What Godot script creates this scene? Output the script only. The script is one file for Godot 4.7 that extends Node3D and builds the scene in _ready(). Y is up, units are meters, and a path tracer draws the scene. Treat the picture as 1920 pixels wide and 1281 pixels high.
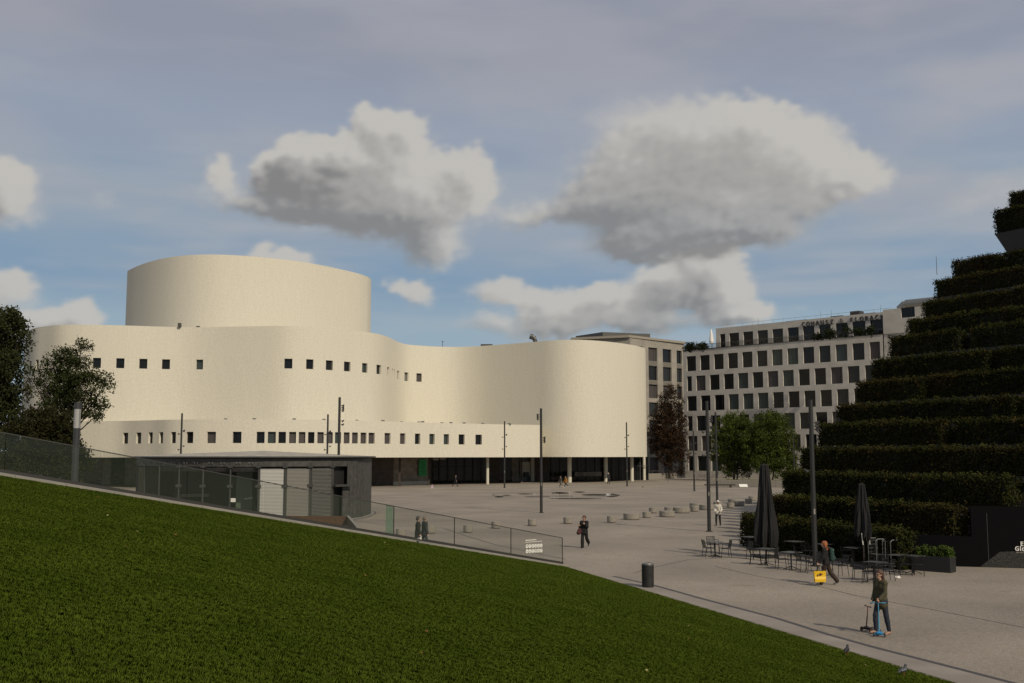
extends Node3D
# An open city square seen from a sloping lawn: a white wavy theatre, a glass pavilion, stone offices and a building covered in hedges.

const FL := 2000.0            # focal length in the 1920 px wide photograph
const EYE := 4.9              # height of the camera above the square
const PITCH := 0.10584
const UP := Vector3.UP
var used := {}
var M := {}
var rng := RandomNumberGenerator.new()
var lawn_p := Vector2.ZERO
var lawn_n := Vector2.ZERO
var lawn_k := 0.2

# ---------- survey helpers: a sight line of the photograph, and where it meets a level or a distance
func ray(px: float, py: float) -> Vector3:
	var y := -(py - 640.5) / FL
	return Vector3((px - 960.0) / FL, y * cos(PITCH) + sin(PITCH), -(cos(PITCH) - y * sin(PITCH)))

func gp(px: float, py: float, h := 0.0) -> Vector3:
	var d := ray(px, py)
	return Vector3(0, EYE, 0) + d * ((h - EYE) / d.y)

func at(px: float, py: float, dist: float) -> Vector3:
	var d := ray(px, py)
	return Vector3(0, EYE, 0) + d * (dist / -d.z)

func slope_of(px: float, py: float) -> float:
	var d := ray(px, py)
	return d.x / -d.z

func lawn_y(x: float, z: float) -> float:
	return lawn_k * (Vector2(x, z) - lawn_p).dot(lawn_n)

# ---------- naming
func numbered(n: String) -> String:
	if not used.has(n):
		used[n] = 0
		return n
	used[n] += 1
	return "%s_%03d" % [n, used[n]]

func tag(o: Node, label: String, category: String, group := "") -> Node:
	o.set_meta("label", label)
	o.set_meta("category", category)
	if group != "":
		o.set_meta("group", group)
	return o

func thing(called: String, label: String, category: String, where := Vector3.ZERO, turn := 0.0, group := "") -> Node3D:
	var o := Node3D.new()
	o.name = numbered(called)
	add_child(o)
	o.position = where
	o.rotation.y = turn
	tag(o, label, category, group)
	return o

func obj(called: String, st, m: Material, parent: Node = null) -> MeshInstance3D:
	var o := MeshInstance3D.new()
	o.mesh = st.commit() if st is SurfaceTool else st
	o.material_override = m
	if parent == null:
		o.name = numbered(called)
		add_child(o)
	else:
		var n := called
		var i := 0
		while parent.has_node(NodePath(n)):
			i += 1
			n = "%s_%03d" % [called, i]
		o.name = n
		parent.add_child(o, true)
	return o

func struct(called: String, st, m: Material) -> MeshInstance3D:
	var o := obj(called, st, m)
	o.set_meta("kind", "structure")
	return o

func copy(o: Node3D, where: Vector3, turn: float, label: String, group := "") -> Node3D:
	var c: Node3D = o.duplicate()
	c.name = numbered(String(o.name).rstrip("0123456789").trim_suffix("_"))
	add_child(c)
	c.position = where
	c.rotation.y = turn
	c.set_meta("label", label)
	if group != "":
		c.set_meta("group", group)
	return c

# ---------- mesh helpers: corners are given anticlockwise as seen from outside
func S() -> SurfaceTool:
	var st := SurfaceTool.new()
	st.begin(Mesh.PRIMITIVE_TRIANGLES)
	return st

func tri(st: SurfaceTool, a: Vector3, b: Vector3, c: Vector3) -> void:
	st.set_normal((b - a).cross(c - a).normalized())
	for v in [a, c, b]:
		st.add_vertex(v)

func quad(st: SurfaceTool, a: Vector3, b: Vector3, c: Vector3, d: Vector3) -> void:
	st.set_normal((c - a).cross(d - b).normalized())
	for v in [a, c, b, a, d, c]:
		st.add_vertex(v)

func quadn(st: SurfaceTool, p: Array, n: Array) -> void:
	for i in [0, 2, 1, 0, 3, 2]:
		st.set_normal(n[i])
		st.add_vertex(p[i])

func bx(st: SurfaceTool, c: Vector3, s: Vector3, b := Basis.IDENTITY) -> void:
	var x := b.x * s.x * 0.5
	var y := b.y * s.y * 0.5
	var z := b.z * s.z * 0.5
	quad(st, c - x - y + z, c + x - y + z, c + x + y + z, c - x + y + z)
	quad(st, c + x - y - z, c - x - y - z, c - x + y - z, c + x + y - z)
	quad(st, c + x - y + z, c + x - y - z, c + x + y - z, c + x + y + z)
	quad(st, c - x - y - z, c - x - y + z, c - x + y + z, c - x + y - z)
	quad(st, c - x + y + z, c + x + y + z, c + x + y - z, c - x + y - z)
	quad(st, c - x - y - z, c + x - y - z, c + x - y + z, c - x - y + z)

# a box with chamfered edges
func cbx(st: SurfaceTool, c: Vector3, s: Vector3, r: float, b := Basis.IDENTITY) -> void:
	var ring := []
	for k in 4:
		var sx := [1, -1, -1, 1][k] as float
		var sz := [1, 1, -1, -1][k] as float
		var p1 := Vector2(sx * (s.x * 0.5 - r), sz * s.z * 0.5)
		var p2 := Vector2(sx * s.x * 0.5, sz * (s.z * 0.5 - r))
		if k % 2 == 0:
			ring += [p2, p1]
		else:
			ring += [p1, p2]
	var lv := [[-s.y * 0.5, r], [-s.y * 0.5 + r, 0.0], [s.y * 0.5 - r, 0.0], [s.y * 0.5, r]]
	var P := func(l: int, i: int) -> Vector3:
		var q: Vector2 = ring[i % 8]
		var f := Vector2(signf(q.x) * maxf(absf(q.x) - lv[l][1], 0.001), signf(q.y) * maxf(absf(q.y) - lv[l][1], 0.001))
		return c + b * Vector3(f.x, lv[l][0], f.y)
	for l in 3:
		for i in 8:
			quad(st, P.call(l, i + 1), P.call(l, i), P.call(l + 1, i), P.call(l + 1, i + 1))
	for i in range(1, 7):
		tri(st, P.call(3, 0), P.call(3, i + 1), P.call(3, i))
		tri(st, P.call(0, 0), P.call(0, i), P.call(0, i + 1))

func cyl(st: SurfaceTool, p0: Vector3, p1: Vector3, r0: float, r1: float, n := 10, caps := true) -> void:
	var ax := (p1 - p0).normalized()
	var u := ax.cross(Vector3.RIGHT if absf(ax.x) < 0.8 else Vector3.UP).normalized()
	var w := ax.cross(u)
	for i in n:
		var a := TAU * i / n
		var b := TAU * (i + 1) / n
		var da := u * cos(a) + w * sin(a)
		var db := u * cos(b) + w * sin(b)
		quadn(st, [p0 + da * r0, p0 + db * r0, p1 + db * r1, p1 + da * r1], [da, db, db, da])
		if caps:
			tri(st, p1, p1 + da * r1, p1 + db * r1)
			tri(st, p0, p0 + db * r0, p0 + da * r0)

func bar(st: SurfaceTool, p0: Vector3, p1: Vector3, wide: float, thick: float) -> void:
	var ax := (p1 - p0)
	var z := ax.normalized()
	var x := UP.cross(z)
	x = Vector3.RIGHT if x.length() < 0.01 else x.normalized()
	bx(st, (p0 + p1) * 0.5, Vector3(wide, thick, ax.length()), Basis(x, z.cross(x), z))

func tube(st: SurfaceTool, pts: Array, r: float, n := 6) -> void:
	for i in pts.size() - 1:
		cyl(st, pts[i], pts[i + 1], r, r, n)

func lathe(st: SurfaceTool, prof: Array, n: int, c := Vector3.ZERO, b := Basis.IDENTITY) -> void:
	for k in prof.size() - 1:
		var p: Vector2 = prof[k]
		var q: Vector2 = prof[k + 1]
		var d := (q - p).normalized()
		var nn := Vector2(d.y, -d.x)
		for i in n:
			var a := TAU * i / n
			var e := TAU * (i + 1) / n
			var ca := Vector3(cos(a), 0, -sin(a))
			var ce := Vector3(cos(e), 0, -sin(e))
			quadn(st, [c + b * (ca * p.x + UP * p.y), c + b * (ce * p.x + UP * p.y), c + b * (ce * q.x + UP * q.y), c + b * (ca * q.x + UP * q.y)],
				[b * (ca * nn.x + UP * nn.y), b * (ce * nn.x + UP * nn.y), b * (ce * nn.x + UP * nn.y), b * (ca * nn.x + UP * nn.y)])

func ball(st: SurfaceTool, c: Vector3, r: Vector3, n := 10, b := Basis.IDENTITY) -> void:
	for i in n / 2:
		for j in n:
			var P := []
			var N := []
			for k in [[0, 0], [0, 1], [1, 1], [1, 0]]:
				var la: float = PI * (float(i + k[0]) / (n / 2) - 0.5)
				var lo: float = TAU * (j + k[1]) / n
				var v := Vector3(cos(la) * cos(lo), sin(la), -cos(la) * sin(lo))
				P.append(c + b * (v * r))
				N.append(b * (v / r).normalized())
			quadn(st, P, N)

# flat sheet from plan points (x, z) at height y, facing up
func sheet(st: SurfaceTool, poly: PackedVector2Array, y: float, down := false) -> void:
	var ix := Geometry2D.triangulate_polygon(poly)
	for k in range(0, ix.size(), 3):
		var a := Vector3(poly[ix[k]].x, y, poly[ix[k]].y)
		var b := Vector3(poly[ix[k + 1]].x, y, poly[ix[k + 1]].y)
		var c := Vector3(poly[ix[k + 2]].x, y, poly[ix[k + 2]].y)
		if ((b - a).cross(c - a).y > 0) == down:
			tri(st, a, c, b)
		else:
			tri(st, a, b, c)

# prism over a plan polygon
func prism(st: SurfaceTool, poly: PackedVector2Array, y0: float, y1: float) -> void:
	sheet(st, poly, y1)
	sheet(st, poly, y0, true)
	var turn := 1.0 if Geometry2D.is_polygon_clockwise(poly) else -1.0
	for i in poly.size():
		var p := poly[i]
		var q := poly[(i + 1) % poly.size()]
		if turn > 0:
			quad(st, Vector3(p.x, y0, p.y), Vector3(q.x, y0, q.y), Vector3(q.x, y1, q.y), Vector3(p.x, y1, p.y))
		else:
			quad(st, Vector3(q.x, y0, q.y), Vector3(p.x, y0, p.y), Vector3(p.x, y1, p.y), Vector3(q.x, y1, q.y))

# a ribbon of ground marking through points
func ribbon(st: SurfaceTool, pts: Array, wide: float, y: float) -> void:
	for i in pts.size() - 1:
		var a: Vector3 = pts[i]
		var b: Vector3 = pts[i + 1]
		var d := (b - a).normalized().cross(UP) * wide * 0.5
		quad(st, Vector3(a.x, y, a.z) + d, Vector3(b.x, y, b.z) + d, Vector3(b.x, y, b.z) - d, Vector3(a.x, y, a.z) - d)

# an upright wall over plan points from left to right as seen from outside; openings are [first point, last point, bottom, top]
func plan_normals(pts: Array) -> Array:
	var out := []
	for i in pts.size():
		var a: Vector2 = pts[maxi(i - 1, 0)]
		var b: Vector2 = pts[mini(i + 1, pts.size() - 1)]
		var t := (b - a).normalized()
		out.append(Vector3(-t.y, 0, t.x))
	return out

func wall(st: SurfaceTool, pts: Array, y0: float, y1: float, opens := [], deep := 0.35, nrm := []) -> void:
	var N: Array = nrm if nrm.size() else plan_normals(pts)
	for i in pts.size() - 1:
		var a := Vector3(pts[i].x, 0, pts[i].y)
		var b := Vector3(pts[i + 1].x, 0, pts[i + 1].y)
		var mine := []
		for o in opens:
			if o[0] <= i and i < o[1]:
				mine.append(o)
		mine.sort_custom(func(p, q): return p[2] < q[2])
		var y := y0
		for o in mine + [[0, 0, y1, y1]]:
			if o[2] - y > 0.001:
				quadn(st, [a + UP * y, b + UP * y, b + UP * o[2], a + UP * o[2]], [N[i], N[i + 1], N[i + 1], N[i]])
			y = o[3]
	for o in opens:
		var a := Vector3(pts[o[0]].x, 0, pts[o[0]].y)
		var b := Vector3(pts[o[1]].x, 0, pts[o[1]].y)
		var n := (b - a).cross(UP).normalized() * -deep
		if n.dot(N[o[0]]) > 0:
			n = -n
		var lo: Vector3 = UP * o[2]
		var hi: Vector3 = UP * o[3]
		quad(st, a + lo, a + lo + n, a + hi + n, a + hi)
		quad(st, b + lo + n, b + lo, b + hi, b + hi + n)
		quad(st, a + lo, b + lo, b + lo + n, a + lo + n)
		quad(st, a + hi + n, b + hi + n, b + hi, a + hi)

# a window behind an opening: dark frame, and its pane as a child
func window(parent: Node, a2: Vector2, b2: Vector2, lo: float, hi: float, deep: float, pane: Material, frame: Material, sash := 0.0, bar_w := 0.07) -> void:
	var a := Vector3(a2.x, 0, a2.y)
	var b := Vector3(b2.x, 0, b2.y)
	var x := (b - a).normalized()
	var n := x.cross(UP)
	if n.z < 0 and absf(n.z) > 0.05:
		n = -n
	var w := a.distance_to(b)
	var c := (a + b) * 0.5 - n * (deep - 0.06) + UP * (lo + hi) * 0.5
	var B := Basis(x, UP, n)
	var h := hi - lo
	var f := S()
	bx(f, c + UP * (h - bar_w) * 0.5, Vector3(w, bar_w, 0.09), B)
	bx(f, c - UP * (h - bar_w) * 0.5, Vector3(w, bar_w, 0.09), B)
	bx(f, c + x * (w - bar_w) * 0.5, Vector3(bar_w, h - 2 * bar_w, 0.09), B)
	bx(f, c - x * (w - bar_w) * 0.5, Vector3(bar_w, h - 2 * bar_w, 0.09), B)
	if sash != 0.0:
		bx(f, c + x * w * sash, Vector3(bar_w, h - 2 * bar_w, 0.085), B)
	var o := obj("window", f, frame, parent)
	var p := S()
	bx(p, c - n * 0.02, Vector3(w - 0.01, h - 0.01, 0.03), B)
	obj("pane", p, pane, o)

# ---------- materials
func noise_tex(fr: float, oct: int, lo: float, hi: float, sd: int, size := 512, kind := FastNoiseLite.TYPE_SIMPLEX_SMOOTH) -> NoiseTexture2D:
	var n := FastNoiseLite.new()
	n.seed = sd
	n.noise_type = kind
	n.frequency = fr
	n.fractal_octaves = oct
	var t := NoiseTexture2D.new()
	t.width = size
	t.height = size
	t.seamless = true
	t.noise = n
	var g := Gradient.new()
	g.set_color(0, Color(lo, lo, lo))
	g.set_color(1, Color(hi, hi, hi))
	t.color_ramp = g
	return t

func mat(r: float, g: float, b: float, rough: float, tex: Texture2D = null, scale := 1.0, metal := 0.0) -> StandardMaterial3D:
	var m := StandardMaterial3D.new()
	m.albedo_color = Color(r, g, b).linear_to_srgb()
	m.roughness = rough
	m.metallic = metal
	if tex:
		m.albedo_texture = tex
		m.uv1_triplanar = true
		m.uv1_world_triplanar = true
		m.uv1_scale = Vector3.ONE * scale
	return m

func layered(m: StandardMaterial3D, tex: Texture2D, scale: float) -> StandardMaterial3D:
	m.detail_enabled = true
	m.detail_albedo = tex
	m.detail_blend_mode = BaseMaterial3D.BLEND_MODE_MUL
	m.detail_uv_layer = BaseMaterial3D.DETAIL_UV_2
	m.uv2_triplanar = true
	m.uv2_world_triplanar = true
	m.uv2_scale = Vector3.ONE * scale
	return m

func bumpy(m: StandardMaterial3D, tex: Texture2D, cm: float) -> StandardMaterial3D:
	m.heightmap_enabled = true
	m.heightmap_texture = tex
	m.heightmap_scale = cm
	return m

# small granite setts, each with a tone of its own
func sett_texture() -> ImageTexture:
	var n := 768
	var im := Image.create(n, n, false, Image.FORMAT_RGB8)
	rng.seed = 41
	im.fill(Color(0.79, 0.77, 0.74))
	var step := 12
	for j in n / step:
		var off := (j % 2) * 6
		for i in n / step:
			var v := 0.87 + rng.randf_range(-0.06, 0.07)
			if rng.randf() < 0.04:
				v -= 0.1
			var warm := rng.randf_range(-0.02, 0.025)
			var col := Color(minf(v + warm, 1), v, v - warm)
			im.fill_rect(Rect2i((i * step + off) % n, j * step, step - 2, step - 2), col)
	return ImageTexture.create_from_image(im)

func leaf_mat(spread := 0.25) -> StandardMaterial3D:
	var m := StandardMaterial3D.new()
	m.vertex_color_use_as_albedo = true
	m.roughness = 0.85
	m.metallic_specular = 0.22
	m.backlight_enabled = true
	m.backlight = Color(spread, spread, spread * 0.5)
	return m

func make_materials() -> void:
	var fine := noise_tex(0.05, 4, 0.82, 1.0, 1)
	var broad := noise_tex(0.012, 4, 0.8, 1.0, 2)
	var blot := noise_tex(0.02, 5, 0.62, 1.0, 3)
	var grain := noise_tex(0.35, 3, 0.78, 1.0, 4)
	M.plaster = layered(mat(0.725, 0.685, 0.57, 0.8, noise_tex(0.25, 3, 0.90, 1.0, 11), 0.021), noise_tex(0.06, 4, 0.965, 1.0, 12), 0.08)
	M.plaster.uv2_scale = Vector3(0.11, 0.006, 0.11)
	M.plaster_roof = mat(0.45, 0.43, 0.38, 0.9, fine, 0.1)
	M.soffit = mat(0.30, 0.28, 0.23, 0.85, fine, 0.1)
	M.column = mat(0.72, 0.68, 0.56, 0.7, fine, 0.3)
	M.brown_post = mat(0.055, 0.04, 0.03, 0.6, fine, 0.4)
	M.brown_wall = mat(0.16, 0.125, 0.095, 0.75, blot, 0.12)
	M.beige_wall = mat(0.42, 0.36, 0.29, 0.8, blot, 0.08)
	M.black = mat(0.012, 0.012, 0.013, 0.5)
	M.dark_glass = mat(0.010, 0.011, 0.012, 0.06)
	M.glass_b = mat(0.018, 0.021, 0.022, 0.1)
	M.glass_g = mat(0.045, 0.060, 0.056, 0.12)
	M.blind = mat(0.058, 0.05, 0.049, 0.7)
	for g in [M.dark_glass, M.glass_b, M.glass_g]:
		g.metallic_specular = 0.36
	M.blind_pale = mat(0.16, 0.17, 0.16, 0.55)
	M.frame = mat(0.03, 0.028, 0.026, 0.5)
	M.frame_grey = mat(0.09, 0.088, 0.08, 0.45, null, 1.0, 0.3)
	M.paving = bumpy(layered(mat(0.43, 0.378, 0.315, 0.9, sett_texture(), 0.23), noise_tex(0.008, 5, 0.82, 1.0, 21, 1024), 0.014), grain, 0.3)
	M.strip = layered(mat(0.42, 0.368, 0.315, 0.9, grain, 0.5), broad, 0.05)
	M.drain = mat(0.075, 0.068, 0.07, 0.7, grain, 0.6)
	M.wet = mat(0.045, 0.04, 0.033, 0.95, fine, 0.3)
	M.wet.metallic_specular = 0.1
	M.damp = mat(0.14, 0.12, 0.098, 0.95, fine, 0.3)
	M.concrete = layered(mat(0.40, 0.365, 0.31, 0.85, grain, 0.6), broad, 0.6)
	M.stain = mat(0.30, 0.245, 0.195, 0.85, grain, 0.5)
	M.kerb = layered(mat(0.40, 0.375, 0.325, 0.85, grain, 0.5), broad, 0.2)
	M.soil = mat(0.06, 0.088, 0.008, 1.0, grain, 1.3)
	M.soil.metallic_specular = 0.05
	M.pole = mat(0.024, 0.024, 0.025, 0.6, fine, 0.8)
	M.lamp_grey = mat(0.05, 0.053, 0.056, 0.45, fine, 0.7, 0.2)
	M.diffuser = mat(0.34, 0.34, 0.33, 0.35)
	M.steel = mat(0.30, 0.30, 0.285, 0.35, fine, 0.8, 0.7)
	M.louvre = mat(0.52, 0.51, 0.47, 0.42, fine, 0.8, 0.35)
	M.mullion = mat(0.062, 0.062, 0.058, 0.45, null, 1.0, 0.3)
	M.zinc = layered(mat(0.55, 0.51, 0.43, 0.7, fine, 0.4), broad, 0.15)
	M.cladding = layered(mat(0.105, 0.103, 0.095, 0.6, fine, 0.6), noise_tex(0.02, 4, 0.6, 1.0, 31), 0.2)
	M.corten = layered(mat(0.30, 0.145, 0.075, 0.9, blot, 0.5), noise_tex(0.03, 5, 0.4, 1.0, 32), 0.6)
	M.stone = layered(mat(0.76, 0.71, 0.635, 0.85, grain, 0.3), noise_tex(0.02, 5, 0.86, 1.0, 41), 0.05)
	M.stone_warm = layered(mat(0.48, 0.44, 0.375, 0.85, grain, 0.3), broad, 0.05)
	M.spandrel = mat(0.16, 0.145, 0.12, 0.5)
	M.slab = mat(0.035, 0.036, 0.036, 0.8, fine, 0.4)
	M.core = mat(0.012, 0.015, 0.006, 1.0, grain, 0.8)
	M.bark = bumpy(mat(0.07, 0.055, 0.04, 0.95, blot, 1.0), grain, 1.0)
	M.parasol = mat(0.011, 0.0105, 0.011, 0.9, fine, 0.8)
	M.furniture = mat(0.008, 0.008, 0.009, 0.5, null, 1.0, 0.2)
	M.tabletop = mat(0.10, 0.098, 0.092, 0.35, fine, 1.5)
	M.planter = mat(0.016, 0.016, 0.018, 0.45)
	M.chrome = mat(0.36, 0.36, 0.35, 0.35, null, 1.0, 0.9)
	M.shop = mat(0.004, 0.004, 0.0045, 0.4)
	M.white = mat(0.75, 0.73, 0.68, 0.6)
	M.poster_grey = layered(mat(0.12, 0.118, 0.1, 0.5, noise_tex(0.03, 5, 0.25, 1.0, 51), 0.6), blot, 0.9)
	M.green = mat(0.008, 0.30, 0.075, 0.5)
	M.green_dark = mat(0.004, 0.09, 0.025, 0.5)
	M.bin = layered(mat(0.035, 0.034, 0.033, 0.5, fine, 1.5), blot, 0.8)
	M.rail_glass = mat(0.07, 0.095, 0.068, 0.04)
	M.rail_glass.transparency = BaseMaterial3D.TRANSPARENCY_ALPHA
	M.rail_glass.albedo_color.a = 0.11
	M.rail_glass_tint = mat(0.09, 0.24, 0.14, 0.04)
	M.rail_glass_tint.transparency = BaseMaterial3D.TRANSPARENCY_ALPHA
	M.rail_glass_tint.albedo_color.a = 0.35
	M.pane_clear = mat(0.004, 0.006, 0.005, 0.05)
	M.pane_clear.transparency = BaseMaterial3D.TRANSPARENCY_ALPHA
	M.pane_clear.albedo_color.a = 0.2
	for g in [M.rail_glass, M.rail_glass_tint, M.pane_clear, M.shop]:
		g.metallic_specular = 0.22
	M.corten.uv1_scale = Vector3(1.2, 0.25, 1.2)
	M.corten.uv2_scale = Vector3(3.0, 0.4, 3.0)
	M.leaf = leaf_mat()
	M.grass = leaf_mat(0.3)

# ---------- sky: thin veil over blue air, and the cumulus of the day
func smooth(a: float, b: float, x: float) -> float:
	var t := clampf((x - a) / (b - a), 0, 1)
	return t * t * (3 - 2 * t)

func air(el: float) -> Vector3:
	var st := [[-90.0, Vector3(0.10, 0.09, 0.08)], [-1.0, Vector3(0.16, 0.16, 0.16)], [1.0, Vector3(0.36, 0.43, 0.48)], [6.5, Vector3(0.30, 0.40, 0.48)], [9.2, Vector3(0.22, 0.325, 0.445)], [13.0, Vector3(0.268, 0.345, 0.435)],
		[17.0, Vector3(0.285, 0.335, 0.425)], [22.0, Vector3(0.275, 0.298, 0.37)], [30.0, Vector3(0.275, 0.298, 0.37)], [90.0, Vector3(0.2, 0.24, 0.34)]]
	for k in st.size() - 1:
		if el < st[k + 1][0]:
			return st[k][1].lerp(st[k + 1][1], smooth(st[k][0], st[k + 1][0], el))
	return st[-1][1]

func make_sky() -> ImageTexture:
	# the cumulus clouds: direction (as a sight line), half width, half height, thickness, softness
	var C := [
		[600, 310, 80, 52, 1.0, 0], [540, 330, 50, 44, 0.85, 0], [485, 388, 80, 20, 0.7, 1], [815, 468, 58, 42, 1.0, 1], [725, 262, 76, 56, 1.0, 0], [705, 235, 40, 28, 1.0, 0], [765, 250, 32, 28, 1.0, 0], [640, 280, 45, 34, 1.0, 0], [590, 300, 60, 45, 1.0, 0], [620, 340, 120, 66, 1.0, 0], [560, 285, 34, 24, 1.0, 0], [700, 350, 140, 84, 1.1, 0], [760, 395, 120, 60, 1.0, 1], [800, 350, 90, 68, 1.1, 0], [880, 305, 50, 42, 1.0, 0],
		[890, 350, 46, 50, 1.0, 0], [655, 405, 130, 38, 1.0, 1], [800, 430, 75, 58, 1.0, 1], [810, 482, 55, 24, 0.5, 1],
		[422, 325, 30, 34, 0.8, 0], [415, 362, 60, 26, 0.7, 1], [490, 388, 80, 28, 0.75, 1], [540, 370, 60, 60, 0.9, 0],
		[1340, 245, 110, 62, 1.0, 0], [1270, 225, 80, 46, 0.9, 1], [1410, 220, 60, 40, 0.9, 0], [1160, 225, 75, 46, 0.75, 1], [1130, 320, 90, 62, 0.85, 1], [1220, 330, 120, 85, 1.1, 0], [1340, 335, 160, 80, 1.15, 0], [1480, 280, 100, 70, 1.0, 0], [1540, 330, 80, 50, 1.0, 0],
		[1610, 330, 52, 42, 1.0, 0], [1600, 365, 60, 34, 0.9, 1], [1350, 410, 150, 52, 1.15, 1], [1290, 450, 120, 40, 1.0, 1], [1170, 395, 120, 42, 1.1, 1], [1060, 392, 120, 32, 1.0, 1], [970, 405, 70, 22, 0.8, 1], [1450, 390, 120, 48, 1.0, 1], [1120, 360, 90, 40, 0.9, 1], [1190, 470, 60, 26, 0.7, 1],
		[1250, 448, 140, 46, 1.1, 1], [1185, 455, 80, 36, 0.9, 1], [1400, 440, 100, 36, 1.0, 1], [1300, 520, 100, 52, 1.1, 0], [1345, 492, 62, 36, 1.0, 0], [1240, 540, 64, 36, 1.0, 0], [1385, 590, 70, 26, 1.0, 0], [1360, 545, 50, 40, 0.9, 0], [1370, 560, 40, 30, 0.7, 1],
		[950, 556, 58, 26, 0.9, 0], [895, 545, 34, 14, 0.6, 1], [1080, 575, 78, 36, 1.0, 0], [1130, 555, 42, 22, 1.0, 0], [1030, 590, 60, 32, 1.0, 0], [915, 605, 52, 26, 0.8, 1], [1000, 615, 120, 24, 0.9, 1], [1180, 590, 90, 34, 1.0, 0], [1280, 605, 130, 24, 0.9, 1], [1410, 585, 34, 14, 0.8, 0],
		[770, 538, 42, 22, 0.9, 0], [790, 558, 38, 18, 0.8, 1], [22, 345, 48, 40, 1.0, 0], [35, 390, 58, 32, 1.0, 1], [-40, 350, 70, 60, 1.0, 0], [200, 370, 28, 18, 0.5, 1], [18, 530, 42, 34, 1.0, 0], [20, 575, 60, 30, 0.9, 1], [140, 598, 44, 28, 1.0, 0], [90, 605, 50, 22, 1.0, 0], [60, 620, 60, 22, 0.9, 0],
		[495, 482, 44, 18, 1.0, 0], [545, 490, 40, 14, 1.0, 0], [450, 490, 30, 10, 0.6, 0], [1880, 350, 80, 34, 0.55, 1], [1800, 385, 50, 20, 0.4, 1], [1500, 578, 26, 11, 0.5, 1], [920, 200, 60, 40, 0.22, 1], [1690, 560, 80, 14, 0.35, 1],
		[2080, 400, 130, 70, 1.0, 0], [-220, 420, 110, 60, 1.0, 0], [-180, 560, 120, 40, 0.9, 0], [2150, 580, 160, 34, 0.9, 0], [300, -90, 180, 50, 0.6, 1], [1500, -130, 220, 60, 0.6, 1],
	]
	var B := [[], []]
	for c in C:
		var d := ray(c[0], c[1])
		var az := rad_to_deg(atan2(d.x, -d.z))
		var el := rad_to_deg(asin(d.normalized().y))
		B[0 if c[1] > 474 else 1].append(PackedFloat32Array([az, el, c[2] / 34.9, c[3] / 34.9, c[4], c[5]]))
	var n1 := FastNoiseLite.new()
	n1.seed = 5
	n1.frequency = 0.22
	n1.fractal_octaves = 5
	n1.fractal_gain = 0.55
	var n2 := FastNoiseLite.new()
	n2.seed = 8
	n2.frequency = 0.5
	n2.fractal_octaves = 4
	var nc := FastNoiseLite.new()
	nc.seed = 13
	nc.frequency = 0.10
	nc.fractal_octaves = 5
	var ng := FastNoiseLite.new()
	ng.seed = 17
	ng.frequency = 1.6
	ng.fractal_octaves = 5
	var W := 2048
	var H := 2048
	# the whole sky, coarse
	var im := Image.create(256, 256, false, Image.FORMAT_RGBAF)
	for j in 256:
		var el := 90.0 - (j + 0.5) / 256 * 180.0
		for i in 256:
			var az := (i + 0.5) / 256 * 360.0      # the panorama starts straight ahead and turns to the right
			if az > 180:
				az -= 360.0
			var c := air(el)
			if el > -1:
				var d := Vector3(sin(deg_to_rad(az)) * cos(deg_to_rad(el)), sin(deg_to_rad(el)), -cos(deg_to_rad(az)) * cos(deg_to_rad(el)))
				var v := nc.get_noise_3d(d.x * 40, d.y * 90, d.z * 40) * 0.5 + 0.5
				c = c.lerp(Vector3(0.40, 0.40, 0.42), smooth(0.45, 0.8, v) * 0.5)
				var p := ng.get_noise_3d(d.x, d.y * 1.8, d.z) + 0.02
				var out := maxf(smooth(30, 44, absf(az)), smooth(27, 38, el))
				var q := ng.get_noise_3d(d.x, d.y * 1.8 + 0.12, d.z) + 0.02
				c = c.lerp(Vector3(0.5, 0.485, 0.46).lerp(Vector3(0.19, 0.195, 0.2), smooth(-0.05, 0.35, q)), smooth(0.02, 0.16, p) * out)
			im.set_pixel(i, j, Color(c.x, c.y, c.z))
	im.resize(W, H, Image.INTERPOLATE_BILINEAR)
	# the part round the view, fine
	var i0 := 812
	var i1 := 1236
	var j0 := 660
	var j1 := 1040
	var w := i1 - i0
	var h := j1 - j0
	var layers := []
	for layer in 2:
		# the low far bank first, then the large clouds before it
		var D := PackedFloat32Array()
		D.resize(w * h)
		var soft := PackedFloat32Array()
		soft.resize(w * h)
		layers.append([D, soft])
		for j in h:
			var el0 := 90.0 - (j + j0 + 0.5) / H * 180.0
			for i in w:
				var az0 := ((i + i0 + 0.5) / W - 0.5) * 360.0
				var wx := n1.get_noise_3d(az0, el0 * 1.3, 0) * 0.85 + n2.get_noise_2d(az0 * 2.2, el0 * 2.2) * 0.34
				var wy := n1.get_noise_3d(az0, el0 * 1.3, 40) * 0.7 + n2.get_noise_2d(az0 * 2.2 + 90, el0 * 2.2) * 0.3
				var az := az0 + wx
				var el := el0 + wy
				var s := 0.0
				var sf := 0.0
				for b: PackedFloat32Array in B[layer]:
					var dx := (az - b[0]) / b[2]
					if dx > 1.45 or dx < -1.45:
						continue
					var dy := (el - b[1]) / b[3]
					var q := dx * dx + dy * dy
					if q < 2.1:
						var f := (1.0 - q / 2.1)
						f = f * f * b[4] * 1.15
						s += f
						sf += f * b[5]
				D[j * w + i] = s + n2.get_noise_2d(az0 * 3.0, el0 * 3.4) * 0.13 * minf(s * 2.0, 1.0)
				soft[j * w + i] = sf / s if s > 0.001 else 1.0
		layers[layer] = [D, soft]
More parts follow.
